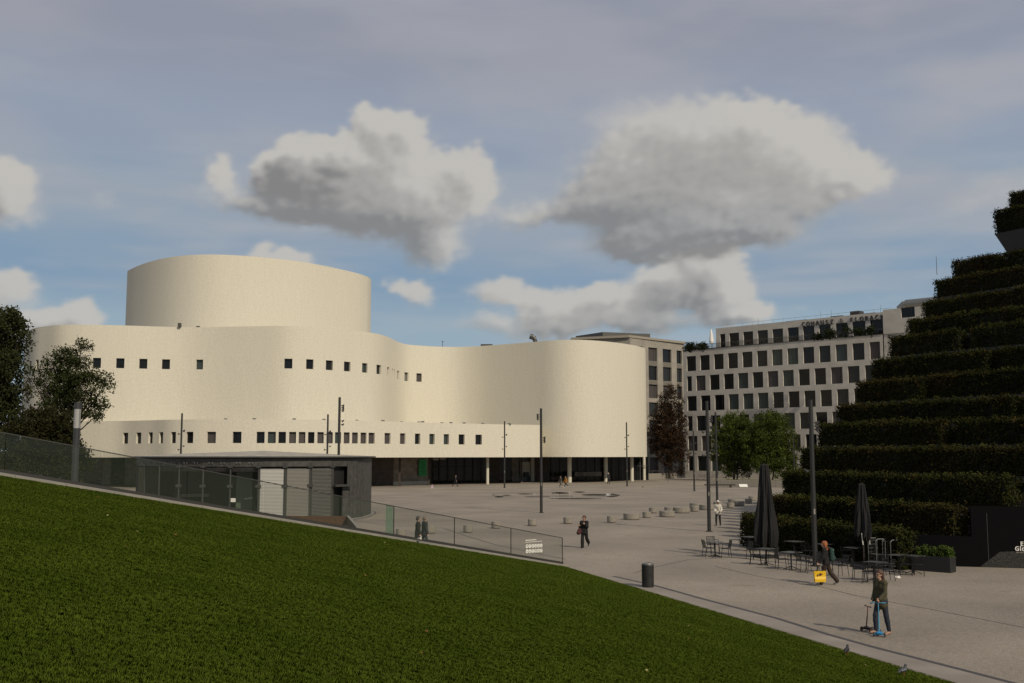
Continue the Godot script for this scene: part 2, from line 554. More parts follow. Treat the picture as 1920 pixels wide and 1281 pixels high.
	for j in h:
		var el := 90.0 - (j + j0 + 0.5) / H * 180.0
		for i in w:
			var az := ((i + i0 + 0.5) / W - 0.5) * 360.0
			var c := air(el)
			var v := nc.get_noise_2d(az * 0.5 + el * 0.12, el * 1.5) * 0.5 + 0.5
			var veil := smooth(0.34, 0.78, v) * (0.38 + 0.3 * smooth(-5, 26, az)) * smooth(6, 14, el)
			c = c.lerp(Vector3(0.40, 0.395, 0.42), veil)
			var fl := nc.get_noise_2d(az * 0.45 + 200, el * 3.2) * 0.5 + 0.5
			c = c.lerp(Vector3(0.40, 0.42, 0.45), smooth(0.42, 0.8, fl) * 0.6 * (1.0 - 0.6 * smooth(10, 18, el)))
			for layer in 2:
				var D: PackedFloat32Array = layers[layer][0]
				var soft: PackedFloat32Array = layers[layer][1]
				var d := D[j * w + i]
				if d > 0.02:
					var sf := soft[j * w + i]
					var a := smooth(0.04, 0.66 + sf * 1.1, d)
					# how much cloud lies between this bit and the sun: up, and to the right behind the viewer
					var thick := 0.0
					var gain := 0.0
					for k in [[-7, 3], [-17, 8], [-30, 13], [-46, 19]]:
						var jj := clampi(j + k[0], 0, h - 1)
						var ii := clampi(i + k[1], 0, w - 1)
						thick += D[jj * w + ii]
					gain = d - D[clampi(j - 4, 0, h - 1) * w + clampi(i + 2, 0, w - 1)]
					var lit := exp(-thick * (0.27 if layer == 0 else 0.18))
					var bill := n2.get_noise_2d(az * 2.0, el * 2.4) * 0.10
					var t := clampf(lit * 1.12 + gain * 0.4 + bill, 0, 1)
					var cc := Vector3(0.225, 0.226, 0.228).lerp(Vector3(0.37, 0.362, 0.35), smooth(0.0, 0.5, t)).lerp(Vector3(0.52, 0.505, 0.475), smooth(0.42, 1.0, t))
					c = c.lerp(cc, a * (1.0 - 0.12 * sf) * (0.94 if layer == 0 else 1.0))
			im.set_pixel((i + i0 + W / 2) % W, j + j0, Color(c.x, c.y, c.z))
	return ImageTexture.create_from_image(im)

func _ready() -> void:
	var cam := Camera3D.new()
	cam.name = "camera"
	cam.position = Vector3(0, EYE, 0)
	cam.rotation = Vector3(PITCH, 0, 0)
	cam.fov = rad_to_deg(2 * atan(640.5 / FL))
	cam.near = 0.2
	cam.far = 4000
	add_child(cam)
	cam.current = true

	var pm := PanoramaSkyMaterial.new()
	pm.panorama = make_sky()
	var sky := Sky.new()
	sky.sky_material = pm
	var env := Environment.new()
	env.background_mode = Environment.BG_SKY
	env.sky = sky
	env.tonemap_mode = Environment.TONE_MAPPER_LINEAR
	env.tonemap_exposure = 1.0
	env.sdfgi_enabled = true
	env.ssao_enabled = true
	env.ssil_enabled = true
	var we := WorldEnvironment.new()
	we.name = "world"
	we.environment = env
	add_child(we)

	var sun := DirectionalLight3D.new()
	sun.name = "sun"
	sun.light_energy = 0.95
	sun.light_color = Color(1.0, 0.945, 0.85)
	sun.light_angular_distance = 0.5
	sun.shadow_enabled = true
	sun.basis = Basis.looking_at(-Vector3(0.60, 0.80, 0.86))
	add_child(sun)

	rng.seed = 7
	make_materials()
	build_ground()
	build_lawn()
	build_railing()
	build_theatre()
	build_offices()
	build_hedges()
	build_pavilion()
	build_trees()
	build_square()
	build_cafe()
	build_people()

# ---------- ground
func build_ground() -> void:
	var g := S()
	sheet(g, PackedVector2Array([Vector2(-1600, 300), Vector2(1600, 300), Vector2(1600, -2600), Vector2(-1600, -2600)]), 0.0)
	struct("square_paving", g, M.paving)
	var a := gp(1055, 1060)
	var b := gp(1600, 1222)
	lawn_p = Vector2(a.x, a.z)
	var u := Vector2(b.x - a.x, b.z - a.z).normalized()
	lawn_n = Vector2(-u.y, u.x)
	if lawn_n.x > 0:
		lawn_n = -lawn_n
	var dr := S()
	var pts := []
	for p in [[1150, 1081], [1229, 1098.6], [1316, 1123], [1457, 1160], [1552, 1190], [1638, 1214], [1810, 1258], [1990, 1305]]:
		pts.append(gp(p[0], p[1]))
	ribbon(dr, pts, 0.17, 0.008)
	struct("drainage_channel", dr, M.drain)
	var ed := S()
	for i in pts.size() - 1:
		var q: Array = []
		for p in [pts[i], pts[i + 1]]:
			var s: float = (Vector2(p.x, p.z) - lawn_p).dot(lawn_n)
			var o: Vector2 = Vector2(p.x, p.z) - lawn_n * (s - 0.05) * 1.0
			q.append(Vector3(o.x, 0.004, o.y))
			q.append(Vector3(p.x, 0.004, p.z))
		quad(ed, q[0], q[1], q[3], q[2])
	struct("lawn_edge_paving", ed, M.strip)
	var j := S()
	ribbon(j, [gp(1340, 1062), gp(1417, 1080), gp(1541, 1101), gp(1604, 1117), gp(1741, 1142), gp(1930, 1179)], 0.05, 0.004)
	struct("paving_joint", j, M.drain)
	rng.seed = 515
	for q in [[1490, 1184, 20, 2.2], [1468, 1179, 12, 1.6], [1885, 1109, 12, 1.0], [1180, 1005, 10, 0.8], [1130, 996, 8, 0.7], [1240, 1012, 12, 0.7], [1390, 1098, 26, 1.6], [1860, 1275, 30, 2.5], [1300, 1000, 9, 0.7], [1100, 1040, 9, 0.8], [930, 960, 22, 1.0], [780, 935, 26, 0.8], [1560, 1150, 18, 1.3], [1720, 1190, 22, 1.2]]:
		var c := gp(q[0], q[1])
		var poly := PackedVector2Array()
		for i in 18:
			var an := TAU * i / 18
			var f := rng.randf_range(0.6, 1.15)
			poly.append(Vector2(c.x + cos(an) * f * q[2] * -c.z / FL, c.z + sin(an) * f * absf(gp(q[0], q[1] - q[3]).z - gp(q[0], q[1] + q[3]).z) * 0.5))
		var sg := S()
		sheet(sg, poly, 0.0035)
		struct("paving_stain", sg, M.stain)
	var k := S()
	ribbon(k, [gp(645, 974), gp(740, 987), gp(830, 990), gp(870, 1004), gp(930, 1022), gp(1060, 1049)], 0.10, 0.004)
	struct("paving_joint", k, M.drain)
	var k2 := S()
	ribbon(k2, [gp(1190, 1075), gp(1208, 1068), gp(1290, 1050), gp(1420, 1042)], 0.06, 0.0045)
	struct("paving_joint", k2, M.drain)

# ---------- the sloping lawn, its kerb and its turf
func build_lawn() -> void:
	var u := Vector2(-lawn_n.y, lawn_n.x)          # along the foot of the slope
	if u.y < 0:
		u = -u
	var p2 := at(0, 889, 31.2)
	var r := (Vector2(p2.x, p2.z) - lawn_p)
	lawn_k = p2.y / r.dot(lawn_n)
	var rd := r.normalized()                        # along the railing, uphill
	var A := lawn_p
	var Bf := lawn_p + u * 62.0
	var Cf := lawn_p + rd * 34.0
	var Df := Cf + u * 50.0
	var P := func(v: Vector2, dy: float) -> Vector3: return Vector3(v.x, lawn_y(v.x, v.y) + dy, v.y)
	var st := S()
	quad(st, P.call(A, -0.03), P.call(Cf, -0.03), P.call(Df, -0.03), P.call(Bf, -0.03))
	quad(st, Vector3(A.x, -0.2, A.y), Vector3(A.x, -0.03, A.y), P.call(Cf, -0.03), Vector3(Cf.x, -0.2, Cf.y))
	quad(st, Vector3(Cf.x, -0.2, Cf.y), P.call(Cf, -0.03), P.call(Df, -0.03), Vector3(Df.x, -0.2, Df.y))
	struct("lawn_ground", st, M.soil)
	# kerb of pale stone along the railing, in lengths with open joints
	var side := rd.orthogonal()
	if side.dot(u) < 0:
		side = -side
	var kb := Node3D.new()
	kb.name = "lawn_kerb"
	add_child(kb)
	kb.set_meta("kind", "structure")
	var n := 0
	var s := 0.0
	while s < 33.0:
		var e := s + 1.49
		var k := S()
		var c := []
		for q in [[s, 0.02], [e, 0.02], [e, 0.42], [s, 0.42]]:
			c.append(lawn_p + rd * q[0] + side * q[1])
		var t := []
		for v in c:
			t.append(P.call(v, 0.05 + rng.randf_range(-0.003, 0.003)))
		quad(k, t[3], t[2], t[1], t[0])
		for i in 4:
			var i2 := (i + 1) % 4
			quad(k, t[i] - UP * 0.12, t[i2] - UP * 0.12, t[i2], t[i])
		obj("kerb_stone", k, M.kerb, kb)
		s += 1.5
	# a few fallen leaves
	var fl := S()
	rng.seed = 808
	for i in 90:
		var dd := sqrt(rng.randf_range(16.0, 1500.0))
		var v := Vector2(dd * rng.randf_range(-0.55, 0.55), -dd)
		if (v - lawn_p).dot(lawn_n) < 0.3 or (v - lawn_p).dot(side) < 0.6:
			continue
		var q: Vector3 = P.call(v, 0.012)
		var b := Basis.from_euler(Vector3(rng.randf_range(-0.5, 0.5), rng.randf() * TAU, rng.randf_range(-0.5, 0.5))).scaled(Vector3.ONE * rng.randf_range(0.02, 0.045))
		var tone := rng.randf_range(0.7, 1.3)
		fl.set_color(Color(0.16, 0.10, 0.03) * tone if rng.randf() < 0.6 else Color(0.22, 0.20, 0.08) * tone)
		tri(fl, q + b * Vector3(-1, 0, 0), q + b * Vector3(0, 0.15, 0.6), q + b * Vector3(1.1, 0, 0))
		tri(fl, q + b * Vector3(-1, 0, 0), q + b * Vector3(1.1, 0, 0), q + b * Vector3(0, 0.15, -0.6))
	var fo := obj("fallen_leaves", fl, M.leaf)
	fo.set_meta("kind", "stuff")
	tag(fo, "few small dry leaves scattered over the green turf", "leaves")
	# turf: tufts of short blades
	var tuft := S()
	rng.seed = 99
	for i in 14:
		var a := rng.randf() * TAU
		var q := Vector3(cos(a), 0, sin(a)) * rng.randf_range(0, 0.075)
		var hgt := rng.randf_range(0.02, 0.032)
		var lean := Vector3(rng.randf_range(-1, 1), 0, rng.randf_range(-1, 1)) * 0.024
		var wv := Vector3(cos(a + 1.3), 0, sin(a + 1.3)) * 0.003
		var tone := rng.randf_range(0.88, 1.1)
		tuft.set_color(Color(tone, tone, tone * 0.9))
		var nn := Vector3(lean.x * 9, 1, lean.z * 9).normalized()
		tuft.set_normal(nn)
		for v in [q - wv - UP * 0.01, q + lean * 0.4 + UP * hgt * 0.6 + wv * 0.7, q + wv - UP * 0.01, q - wv * 0.7 + lean * 0.4 + UP * hgt * 0.6, q + lean + UP * hgt, q + lean * 0.4 + UP * hgt * 0.6 + wv * 0.7, q - wv - UP * 0.01, q - wv * 0.7 + lean * 0.4 + UP * hgt * 0.6, q + lean * 0.4 + UP * hgt * 0.6 + wv * 0.7]:
			tuft.add_vertex(v)
	var mm := MultiMesh.new()
	mm.transform_format = MultiMesh.TRANSFORM_3D
	mm.use_colors = true
	mm.mesh = tuft.commit()
	var xf := []
	var cols := []
	var fn := FastNoiseLite.new()
	fn.seed = 3
	fn.frequency = 0.16
	fn.fractal_octaves = 4
	var fn2 := FastNoiseLite.new()
	fn2.seed = 6
	fn2.frequency = 1.1
	var tilt := Basis(Quaternion(UP, Vector3(-lawn_n.x * lawn_k, 1, -lawn_n.y * lawn_k).normalized()))
	var half := 0.62
	for i in 330000:
			var dd := pow(lerpf(pow(3.5, 0.8), pow(50.0, 0.8), rng.randf()), 1.25)   # thinning evenly with distance
			var x := dd * rng.randf_range(-half, half)
			var v := Vector2(x, -dd)
			var sl := (v - lawn_p).dot(lawn_n)
			var sr := (v - lawn_p).dot(side)
			if sl < 0.02 + fn2.get_noise_2d(v.x * 2, v.y * 2) * 0.06 or sr < 0.41 + fn2.get_noise_2d(v.y * 3, v.x * 3) * 0.03:
				continue
			var b := tilt * Basis(UP, rng.randf() * TAU)
			var big := 1.0 + maxf(0, dd - 16) * 0.025
			xf.append(Transform3D(b.scaled(Vector3(big, rng.randf_range(0.75, 1.2), big)), P.call(v, -0.03)))
			var t := 0.5 + fn.get_noise_2d(v.x * 2.6, v.y * 2.6) * 0.7 + fn2.get_noise_2d(v.x, v.y) * 0.25
			var c := Color(0.066, 0.106, 0.006).lerp(Color(0.112, 0.158, 0.015), clampf(t, 0, 1))
			if rng.randf() < 0.05:
				c = Color(0.10, 0.11, 0.025)
			cols.append(c)
	mm.instance_count = xf.size()
	for i in xf.size():
		mm.set_instance_transform(i, xf[i])
		mm.set_instance_color(i, cols[i])
	var o := MultiMeshInstance3D.new()
	o.name = "grass"
	o.multimesh = mm
	o.material_override = M.grass
	o.set_meta("kind", "stuff")
	tag(o, "short green turf of the lawn that slopes up from the path", "grass")
	add_child(o)

# ---------- glass railing along the top edge of the lawn
func build_railing() -> void:
	var p2 := at(0, 889, 31.2)
	var rd := (Vector2(p2.x, p2.z) - lawn_p).normalized()
	var d3 := Vector3(rd.x, 0, rd.y)
	var rise := p2.y / Vector2(p2.x, p2.z).distance_to(lawn_p)
	var up_dir := (d3 + UP * rise).normalized()
	var nrm := d3.cross(UP).normalized()
	if nrm.z < 0:
		nrm = -nrm
	var base := Vector3(lawn_p.x, 0.02, lawn_p.y)
	var t := thing("glass_railing", "long glass railing climbing along the far edge of the lawn", "railing", base)
	var shear := Basis(d3 + UP * rise, UP, nrm)
	var H := 1.17
	var shoe := S()
	bx(shoe, shear * Vector3(16.5, 0.06, 0), Vector3(33.0, 0.13, 0.09), shear)
	obj("base_channel", shoe, M.frame, t)
	var cap := S()
	bx(cap, shear * Vector3(16.5, H + 0.012, 0), Vector3(33.0, 0.03, 0.045), shear)
	obj("top_rail", cap, M.mullion, t)
	var cuts := [0.0]
	for px in [958.0, 852.0, 738.0]:
		# where the joint's sight line crosses the railing in plan
		var k := slope_of(px, 1000)
		cuts.append((-k * lawn_p.y - lawn_p.x) / (rd.x + k * rd.y))
	while cuts[-1] < 30:
		cuts.append(cuts[-1] + 2.9)
	cuts[-1] = 33.0
	for i in cuts.size() - 1:
		var p := S()
		var w: float = cuts[i + 1] - cuts[i] - 0.03
		bx(p, shear * Vector3((cuts[i] + cuts[i + 1]) * 0.5, H * 0.5 + 0.05, 0), Vector3(w, H - 0.1, 0.02), shear)
		var pn := obj("glass_pane", p, M.rail_glass, t)
		if i == 3:
			pn.set_meta("label", "pane with a strip of green tinted glass at its joint")
			var q := S()
			bx(q, shear * Vector3(cuts[i] + 0.2, H * 0.5 + 0.05, -0.02), Vector3(0.34, H - 0.1, 0.012), shear)
			obj("tinted_strip", q, M.rail_glass_tint, pn)
		if i < 4:
			var e := S()
			bx(e, shear * Vector3(cuts[i] + (0.012 if i == 0 else 0.0), H * 0.5 + 0.03, 0), Vector3(0.03, H - 0.03, 0.026), shear)
			obj("joint_strip", e, M.frame, t)
	# the printed notice: twelve pale discs with dark marks, two pale lines above
	var sg := thing("notice_sticker", "printed notice of twelve pale round symbols stuck on the lowest glass pane", "notice", base)
	var s0 := 0.0
	var k0 := slope_of(1001, 1028)
	s0 = (-k0 * lawn_p.y - lawn_p.x) / (rd.x + k0 * rd.y)
	var right := -d3
	var org: Vector3 = d3 * s0 + UP * (s0 * rise) + nrm * 0.016
	org.y = gp(1001, 1028, 0).y
	# its height on the glass, from the sight line
	var rr := ray(999.5, 1028.5)
	var hit := base + d3 * s0
	var f := -hit.z / -rr.z
	org.y = EYE + rr.y * f - base.y
	for r in 2:
		for c in 6:
			var o: Vector3 = org + right * ((c - 2.5) * 0.178) + UP * ((0.5 - r) * 0.215 + (c - 2.5) * -0.004)
			var ds := S()
			cyl(ds, o, o + nrm * 0.004, 0.082, 0.082, 16)
			var dsc := obj("symbol_disc", ds, M.white, sg)
			var mk := S()
			rng.seed = 100 + r * 6 + c
			for q in 3:
				var v := rng.randf() * PI
				var bb := Basis(right * cos(v) + UP * sin(v), -right * sin(v) + UP * cos(v), nrm)
				bx(mk, o + nrm * (0.006 + q * 0.001) + right * rng.randf_range(-0.02, 0.02) + UP * rng.randf_range(-0.025, 0.025), Vector3(rng.randf_range(0.03, 0.075), 0.016, 0.003), bb)
			obj("symbol_mark", mk, M.pole, dsc)
	var ln := S()
	rng.seed = 12
	var x := -0.53
	while x < 0.1:
		var w := rng.randf_range(0.05, 0.14)
		bx(ln, org + right * (x + w / 2) + UP * (0.37 - x * 0.0), Vector3(w, 0.04, 0.004), Basis(right, UP, nrm))
		x += w + 0.03
	bx(ln, org + right * -0.02 + UP * 0.29, Vector3(1.05, 0.018, 0.004), Basis(right, UP, nrm))
	obj("text_line", ln, M.white, sg)

# ---------- curved plans: [px, py] on a level edge of known height -> slope and distance
func plan_curve(edge: Array, h: float, steps: int, cuts := [], blur := 2) -> Array:
	var R := []
	var D := []
	for e in edge:
		var p := gp(e[0], e[1], h)
		R.append(p.x / -p.z)
		D.append(-p.z)
	var n := R.size()
	var T := []
	for i in n:
		var a := maxi(i - 1, 0)
		var b := mini(i + 1, n - 1)
		T.append((D[b] - D[a]) / (R[b] - R[a]))
	var f := func(r: float) -> float:
		var k := 0
		while k < n - 2 and r > R[k + 1]:
			k += 1
		var w: float = R[k + 1] - R[k]
		var t: float = (r - R[k]) / w
		var t2 := t * t
		var t3 := t2 * t
		return D[k] * (2 * t3 - 3 * t2 + 1) + T[k] * w * (t3 - 2 * t2 + t) + D[k + 1] * (-2 * t3 + 3 * t2) + T[k + 1] * w * (t3 - t2)
	var g := PackedFloat32Array()
	for i in steps + 1:
		g.append(f.call(lerpf(R[0], R[n - 1], float(i) / steps)))
	for pass_no in 3:
		var g2 := g.duplicate()
		for i in range(blur, steps + 1 - blur):
			var s := 0.0
			for k in range(-blur, blur + 1):
				s += g[i + k]
			g2[i] = s / (2 * blur + 1)
		g = g2
	var sm := func(r: float) -> float:
		var t: float = clampf((r - R[0]) / (R[n - 1] - R[0]), 0, 1) * steps
		var k := mini(int(t), steps - 1)
		return lerpf(g[k], g[k + 1], t - k)
	var rs := []
	for i in steps + 1:
		rs.append(lerpf(R[0], R[n - 1], float(i) / steps))
	for c in cuts:
		if c > R[0] and c < R[n - 1]:
			# the cut replaces the nearest sample
			var best := 0
			for i in rs.size():
				if absf(rs[i] - c) < absf(rs[best] - c):
					best = i
			if absf(rs[best] - c) < (R[n - 1] - R[0]) / steps * 0.6 and best > 0 and best < rs.size() - 1 and not cuts.has(rs[best]):
				rs[best] = c
			else:
				rs.append(c)
	rs.sort()
	var out := []
	for r in rs:
		var d: float = sm.call(r)
		out.append(Vector2(r * d, -d))
	return [rs, out]

func curved_wall(t: Node, called: String, edge: Array, h0: float, h1: float, rows: Array, steps: int, before: Array, after: Array, m: Material, blur := 2) -> Array:
	var cuts := []
	for w in rows:
		cuts.append(slope_of(w[0], w[2]))
		cuts.append(slope_of(w[1], w[2]))
	var c := plan_curve(edge, h1, steps, cuts, blur)
	var rs: Array = c[0]
	var mid: Array = c[1]
	var pts: Array = []
	for p in before:
		pts.append(mid[0] + p)
	var off := pts.size()
	pts += mid
	for p in after:
		pts.append(mid[-1] + p)
	var N := plan_normals(pts)
	var opens := []
	for k in rows.size():
		var i0 := rs.find(cuts[2 * k]) + off
		var i1 := rs.find(cuts[2 * k + 1]) + off
		if i0 < off or i1 <= i0:
			continue
		opens.append([i0, i1, rows[k][3], rows[k][4], rows[k][5]])
	var st := S()
	wall(st, pts, h0, h1, opens, 0.45, N)
	obj(called, st, m, t)
	for o in opens:
		var pane: Material = [M.dark_glass, M.blind, M.glass_g, M.glass_b, M.blind_pale][o[4]]
		window(t, pts[o[0]], pts[o[1]], o[2], o[3], 0.45, pane, M.frame, 0.28 if o[4] == 2 or o[4] == 3 else 0.0)
	return pts

func poly_of(pts: Array, extra := []) -> PackedVector2Array:
	var p := PackedVector2Array()
	for v in pts:
		p.append(v)
	for v in extra:
		p.append(v)
	return p

func build_theatre() -> void:
	var t := thing("theatre", "large white theatre with a windowless wavy facade and a round stage tower", "theatre")
	# the wavy hall
	var y1 := at(560, 673, 165.5).y
	var y0 := at(560, 691.5, 165.5).y
	var up_row := []
	var px := [[55, 58.5], [66.5, 72], [84, 90], [108, 116], [138, 150], [173.5, 189], [217.5, 233], [261, 276], [303.5, 318.5], [367.5, 380.5], [533, 548], [574, 587.5], [611, 624], [645, 657], [679, 689], [706, 715], [726, 730], [735, 737], [739, 741], [745, 749], [758.5, 766], [781, 791]]
	var kind := [0, 0, 0, 0, 0, 0, 0, 0, 0, 2, 0, 0, 3, 0, 2, 3, 4, 4, 4, 4, 4, 1]
	for i in px.size():
		up_row.append([px[i][0], px[i][1], 682, y0, y1, kind[i]])
	var edge := [[47.5, 623.8], [60, 616], [82, 612.5], [107, 609.5], [137, 608.7], [175, 609], [235, 610.4], [300, 612.5], [350, 613.6], [400, 613.3], [475, 611.8], [535, 611], [575, 612.4], [610, 614.8], [640, 617.6], [665, 620.4], [690, 623.2], [710, 626.4], [730, 632.5], [743, 640], [757, 645], [785, 648], [825, 650.2], [860, 650.6], [897, 649.2], [935, 646.5], [1000, 641.2], [1035, 638.4], [1066, 637.3], [1095, 637.6], [1125, 639.4], [1156, 642.6], [1187, 647.2], [1201, 650], [1210, 653.4]]
	var pts := curved_wall(t, "hall_wall", edge, 4.52, 24.9, up_row, 420, [Vector2(22, -34), Vector2(8, -24), Vector2(2.2, -14), Vector2(0.2, -7), Vector2(-0.25, -3)], [Vector2(0.5, -3.5), Vector2(0.3, -8), Vector2(-2, -16), Vector2(-8, -26), Vector2(-20, -36)], M.plaster)
	var st := S()
	var back := [Vector2(0, -248), Vector2(-50, -240)]
	sheet(st, poly_of(pts, back), 24.88)
	obj("hall_roof", st, M.plaster_roof, t)
	st = S()
	sheet(st, poly_of(pts, back), 4.54, true)
	obj("hall_soffit", st, M.soffit, t)
	st = S()
	wall(st, [pts[-1], back[0], back[1], pts[0]], 0.0, 24.9)
	obj("back_wall", st, M.plaster, t)
	# thin capping along the roof edge
	# the stage tower
	var tower := [[238.6, 509], [243, 505.4], [250, 502], [275, 492.5], [300, 485.8], [325, 481.3], [350, 478.7], [375, 477.4], [410, 477.4], [445, 479], [480, 481.6], [550, 489], [600, 497], [650, 507.5], [675, 513.8], [684, 516.6], [690.8, 520]]
	pts = curved_wall(t, "stage_tower", tower, 23.0, 39.1, [], 160, [Vector2(14, -22), Vector2(5, -14), Vector2(1, -6), Vector2(0.1, -2.5)], [Vector2(0.15, -3), Vector2(-0.6, -7), Vector2(-5, -15), Vector2(-16, -22)], M.plaster)
	st = S()
	sheet(st, poly_of(pts), 39.08)
	wall(st, [pts[-1], pts[0]], 23.0, 39.08)
	obj("tower_roof", st, M.plaster_roof, t)
	# the low wing in front
	y1 = at(443, 809.5, 152.5).y
	y0 = at(443, 831, 152.5).y
	px = [[230, 240], [255, 264.5], [278, 286], [298, 305.5], [320, 329.5], [349, 362], [388, 404.5], [436, 452.5], [481, 496], [502, 517], [522, 536], [542, 555], [560, 572.5], [577.5, 589.5], [595, 607], [612, 624], [628, 639.5], [644.5, 655.5], [660, 671], [676, 687], [691, 702.5], [721, 732], [750, 760], [778, 788], [805, 815], [832, 842], [860, 871], [891.5, 903.5]]
	kind = [0, 3, 3, 3, 0, 0, 1, 0, 0, 2, 0, 1, 1, 0, 1, 1, 2, 1, 1, 1, 1, 1, 1, 0, 2, 2, 0, 0]
	var low_row := []
	for i in px.size():
		low_row.append([px[i][0], px[i][1], 820, y0, y1, kind[i]])
	edge = [[150, 790.2], [185, 789.9], [230, 789.5], [262, 788.7], [290, 788], [312, 787.3], [338, 786.9], [380, 786.6], [460, 786.5], [540, 786.9], [640, 788.1], [700, 789.5], [760, 791.3], [850, 793.9], [930, 795.6], [975, 796.5], [1013, 797.0]]
	pts = curved_wall(t, "wing_wall", edge, 4.5, 9.95, low_row, 300, [Vector2(6, -12), Vector2(-2, -3)], [Vector2(0.3, -12)], M.plaster)
	st = S()
	back = [Vector2(pts[-1].x, -205), Vector2(-20, -215), Vector2(-55, -200)]
	sheet(st, poly_of(pts, back), 9.93)
	obj("wing_roof", st, M.plaster_roof, t)
	st = S()
	sheet(st, poly_of(pts, back), 4.505, true)
	obj("wing_soffit", st, M.soffit, t)
	# small fittings on the roof edges
	rng.seed = 61
	for q in [[421, 787.5], [475, 787.2], [550, 787.6], [606, 788.2], [668, 789.4], [717, 790.4], [752, 791.6], [785, 792.4], [792, 792.6], [828, 793.6], [845, 794], [870, 794.6], [905, 795.3], [955, 796]]:
		st = S()
		var b := gp(q[0], q[1], 9.95) + Vector3(0, 0, -0.6)
		cyl(st, b - UP * 0.1, b + UP * rng.randf_range(0.12, 0.3), 0.3, 0.24, 8)
		obj("roof_vent", st, M.steel, t)
	for q in [[331, 611, 0.3], [366, 613, 0.15], [912, 649, 0.25]]:
		st = S()
		var b := gp(q[0], q[1], 24.9) + Vector3(0, 0, -1.5)
		bx(st, b + UP * q[2], Vector3(0.45 if q[0] < 900 else 2.2, q[2] * 2, 0.5))
		obj("roof_vent", st, M.frame_grey, t)
	st = S()
	var hood := gp(1004, 641, 24.9) + Vector3(0, 0, -3)
	cyl(st, hood, hood + UP * 0.75, 0.42, 0.42, 10)
	cyl(st, hood + UP * 0.75, hood + Vector3(-0.35, 1.15, 0), 0.42, 0.5, 10)
	cyl(st, hood + Vector3(-0.35, 1.15, 0), hood + Vector3(-0.95, 1.35, 0), 0.5, 0.5, 10)
	obj("roof_hood", st, M.frame_grey, t)
	st = S()
	var mast := gp(827, 650, 24.9) + Vector3(0, 0, -4)
	cyl(st, mast, mast + UP * 1.5, 0.05, 0.05, 6)
	bx(st, mast + UP * 1.4, Vector3(0.5, 0.06, 0.06))
	obj("roof_mast", st, M.frame, t)
	# ---- recessed ground floor: one panel of wall after another, columns in front
	var G := func(pa: float, da: float, pb: float, db: float, m: Material, y_a := 0.0, y_b := 4.5, called := "ground_wall", thick := 0.3) -> void:
		var a := at(pa, 880, da)
		var b := at(pb, 880, db)
		var g := S()
		var x := Vector3(b.x - a.x, 0, b.z - a.z)
		var n := UP.cross(x.normalized())
		bx(g, Vector3((a.x + b.x) / 2, (y_a + y_b) / 2, (a.z + b.z) / 2) + n * thick * 0.5, Vector3(x.length(), y_b - y_a, thick), Basis(x.normalized(), UP, -n))
		obj(called, g, m, t)
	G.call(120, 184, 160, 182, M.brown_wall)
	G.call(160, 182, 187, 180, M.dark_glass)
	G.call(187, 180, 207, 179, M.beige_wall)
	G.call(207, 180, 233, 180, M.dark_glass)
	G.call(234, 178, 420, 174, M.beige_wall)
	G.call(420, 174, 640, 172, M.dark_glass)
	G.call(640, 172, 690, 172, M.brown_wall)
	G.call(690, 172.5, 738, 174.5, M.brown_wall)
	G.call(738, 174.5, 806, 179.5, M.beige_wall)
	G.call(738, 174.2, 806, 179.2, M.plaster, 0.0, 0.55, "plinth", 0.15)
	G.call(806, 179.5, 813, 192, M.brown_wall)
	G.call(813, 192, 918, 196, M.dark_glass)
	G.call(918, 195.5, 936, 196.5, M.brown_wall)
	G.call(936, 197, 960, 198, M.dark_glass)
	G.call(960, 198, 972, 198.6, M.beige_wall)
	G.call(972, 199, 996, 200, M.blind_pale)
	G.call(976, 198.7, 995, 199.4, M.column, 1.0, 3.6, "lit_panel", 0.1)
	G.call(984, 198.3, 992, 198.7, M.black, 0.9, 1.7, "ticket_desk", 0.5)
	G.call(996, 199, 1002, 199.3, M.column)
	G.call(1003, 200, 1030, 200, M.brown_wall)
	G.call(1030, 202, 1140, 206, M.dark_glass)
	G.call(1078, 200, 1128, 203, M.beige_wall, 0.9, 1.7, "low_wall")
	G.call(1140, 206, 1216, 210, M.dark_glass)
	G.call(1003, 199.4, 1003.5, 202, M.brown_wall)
	for k in 11:
		G.call(1036 + k * 16.4, 201.6 + k * 0.62, 1037 + k * 16.4, 201.65 + k * 0.62, M.frame_grey, 0.0, 4.5, "glazing_bar", 0.08)
	for k in 6:
		G.call(824 + k * 16.0, 192.0 + k * 0.6, 825.2 + k * 16.0, 192.05 + k * 0.6, M.frame, 0.0, 4.5, "glazing_bar", 0.08)
	G.call(820, 191.0, 905, 194.2, M.frame, 2.7, 2.85, "glazing_bar", 0.1)
	G.call(1032, 201.4, 1214, 208.4, M.frame, 2.7, 2.82, "glazing_bar", 0.1)
	# soffit lights box seen at the top of the openings
	G.call(812, 176, 822, 176.4, M.soffit, 4.0, 4.5, "beam")
	G.call(825, 178, 836, 178.4, M.soffit, 4.1, 4.5, "beam")
	for c in [[914, 908.3, 0.25], [1068, 905.3, 0.38], [1136, 903.6, 0.37], [1185, 902.6, 0.34], [1208, 900.5, 0.3]]:
		st = S()
		var p := gp(c[0], c[1])
		cyl(st, Vector3(p.x, 0, p.z), Vector3(p.x, 4.52, p.z), c[2], c[2], 20, false)
		obj("column", st, M.column, t)
	for c in [[685, 914.7, 0.17], [749, 912, 0.17], [804, 909.7, 0.17], [855, 906.3, 0.12], [978, 904.6, 0.14], [1210.5, 899.3, 0.16], [1203.5, 899.5, 0.2]]:
		st = S()
		var p := gp(c[0], c[1])
		var hi := 4.5 if c[0] < 1200 else 1.9
		bx(st, Vector3(p.x, hi / 2, p.z), Vector3(c[2] * 2, hi, c[2] * 2))
		obj("post", st, M.brown_post, t)
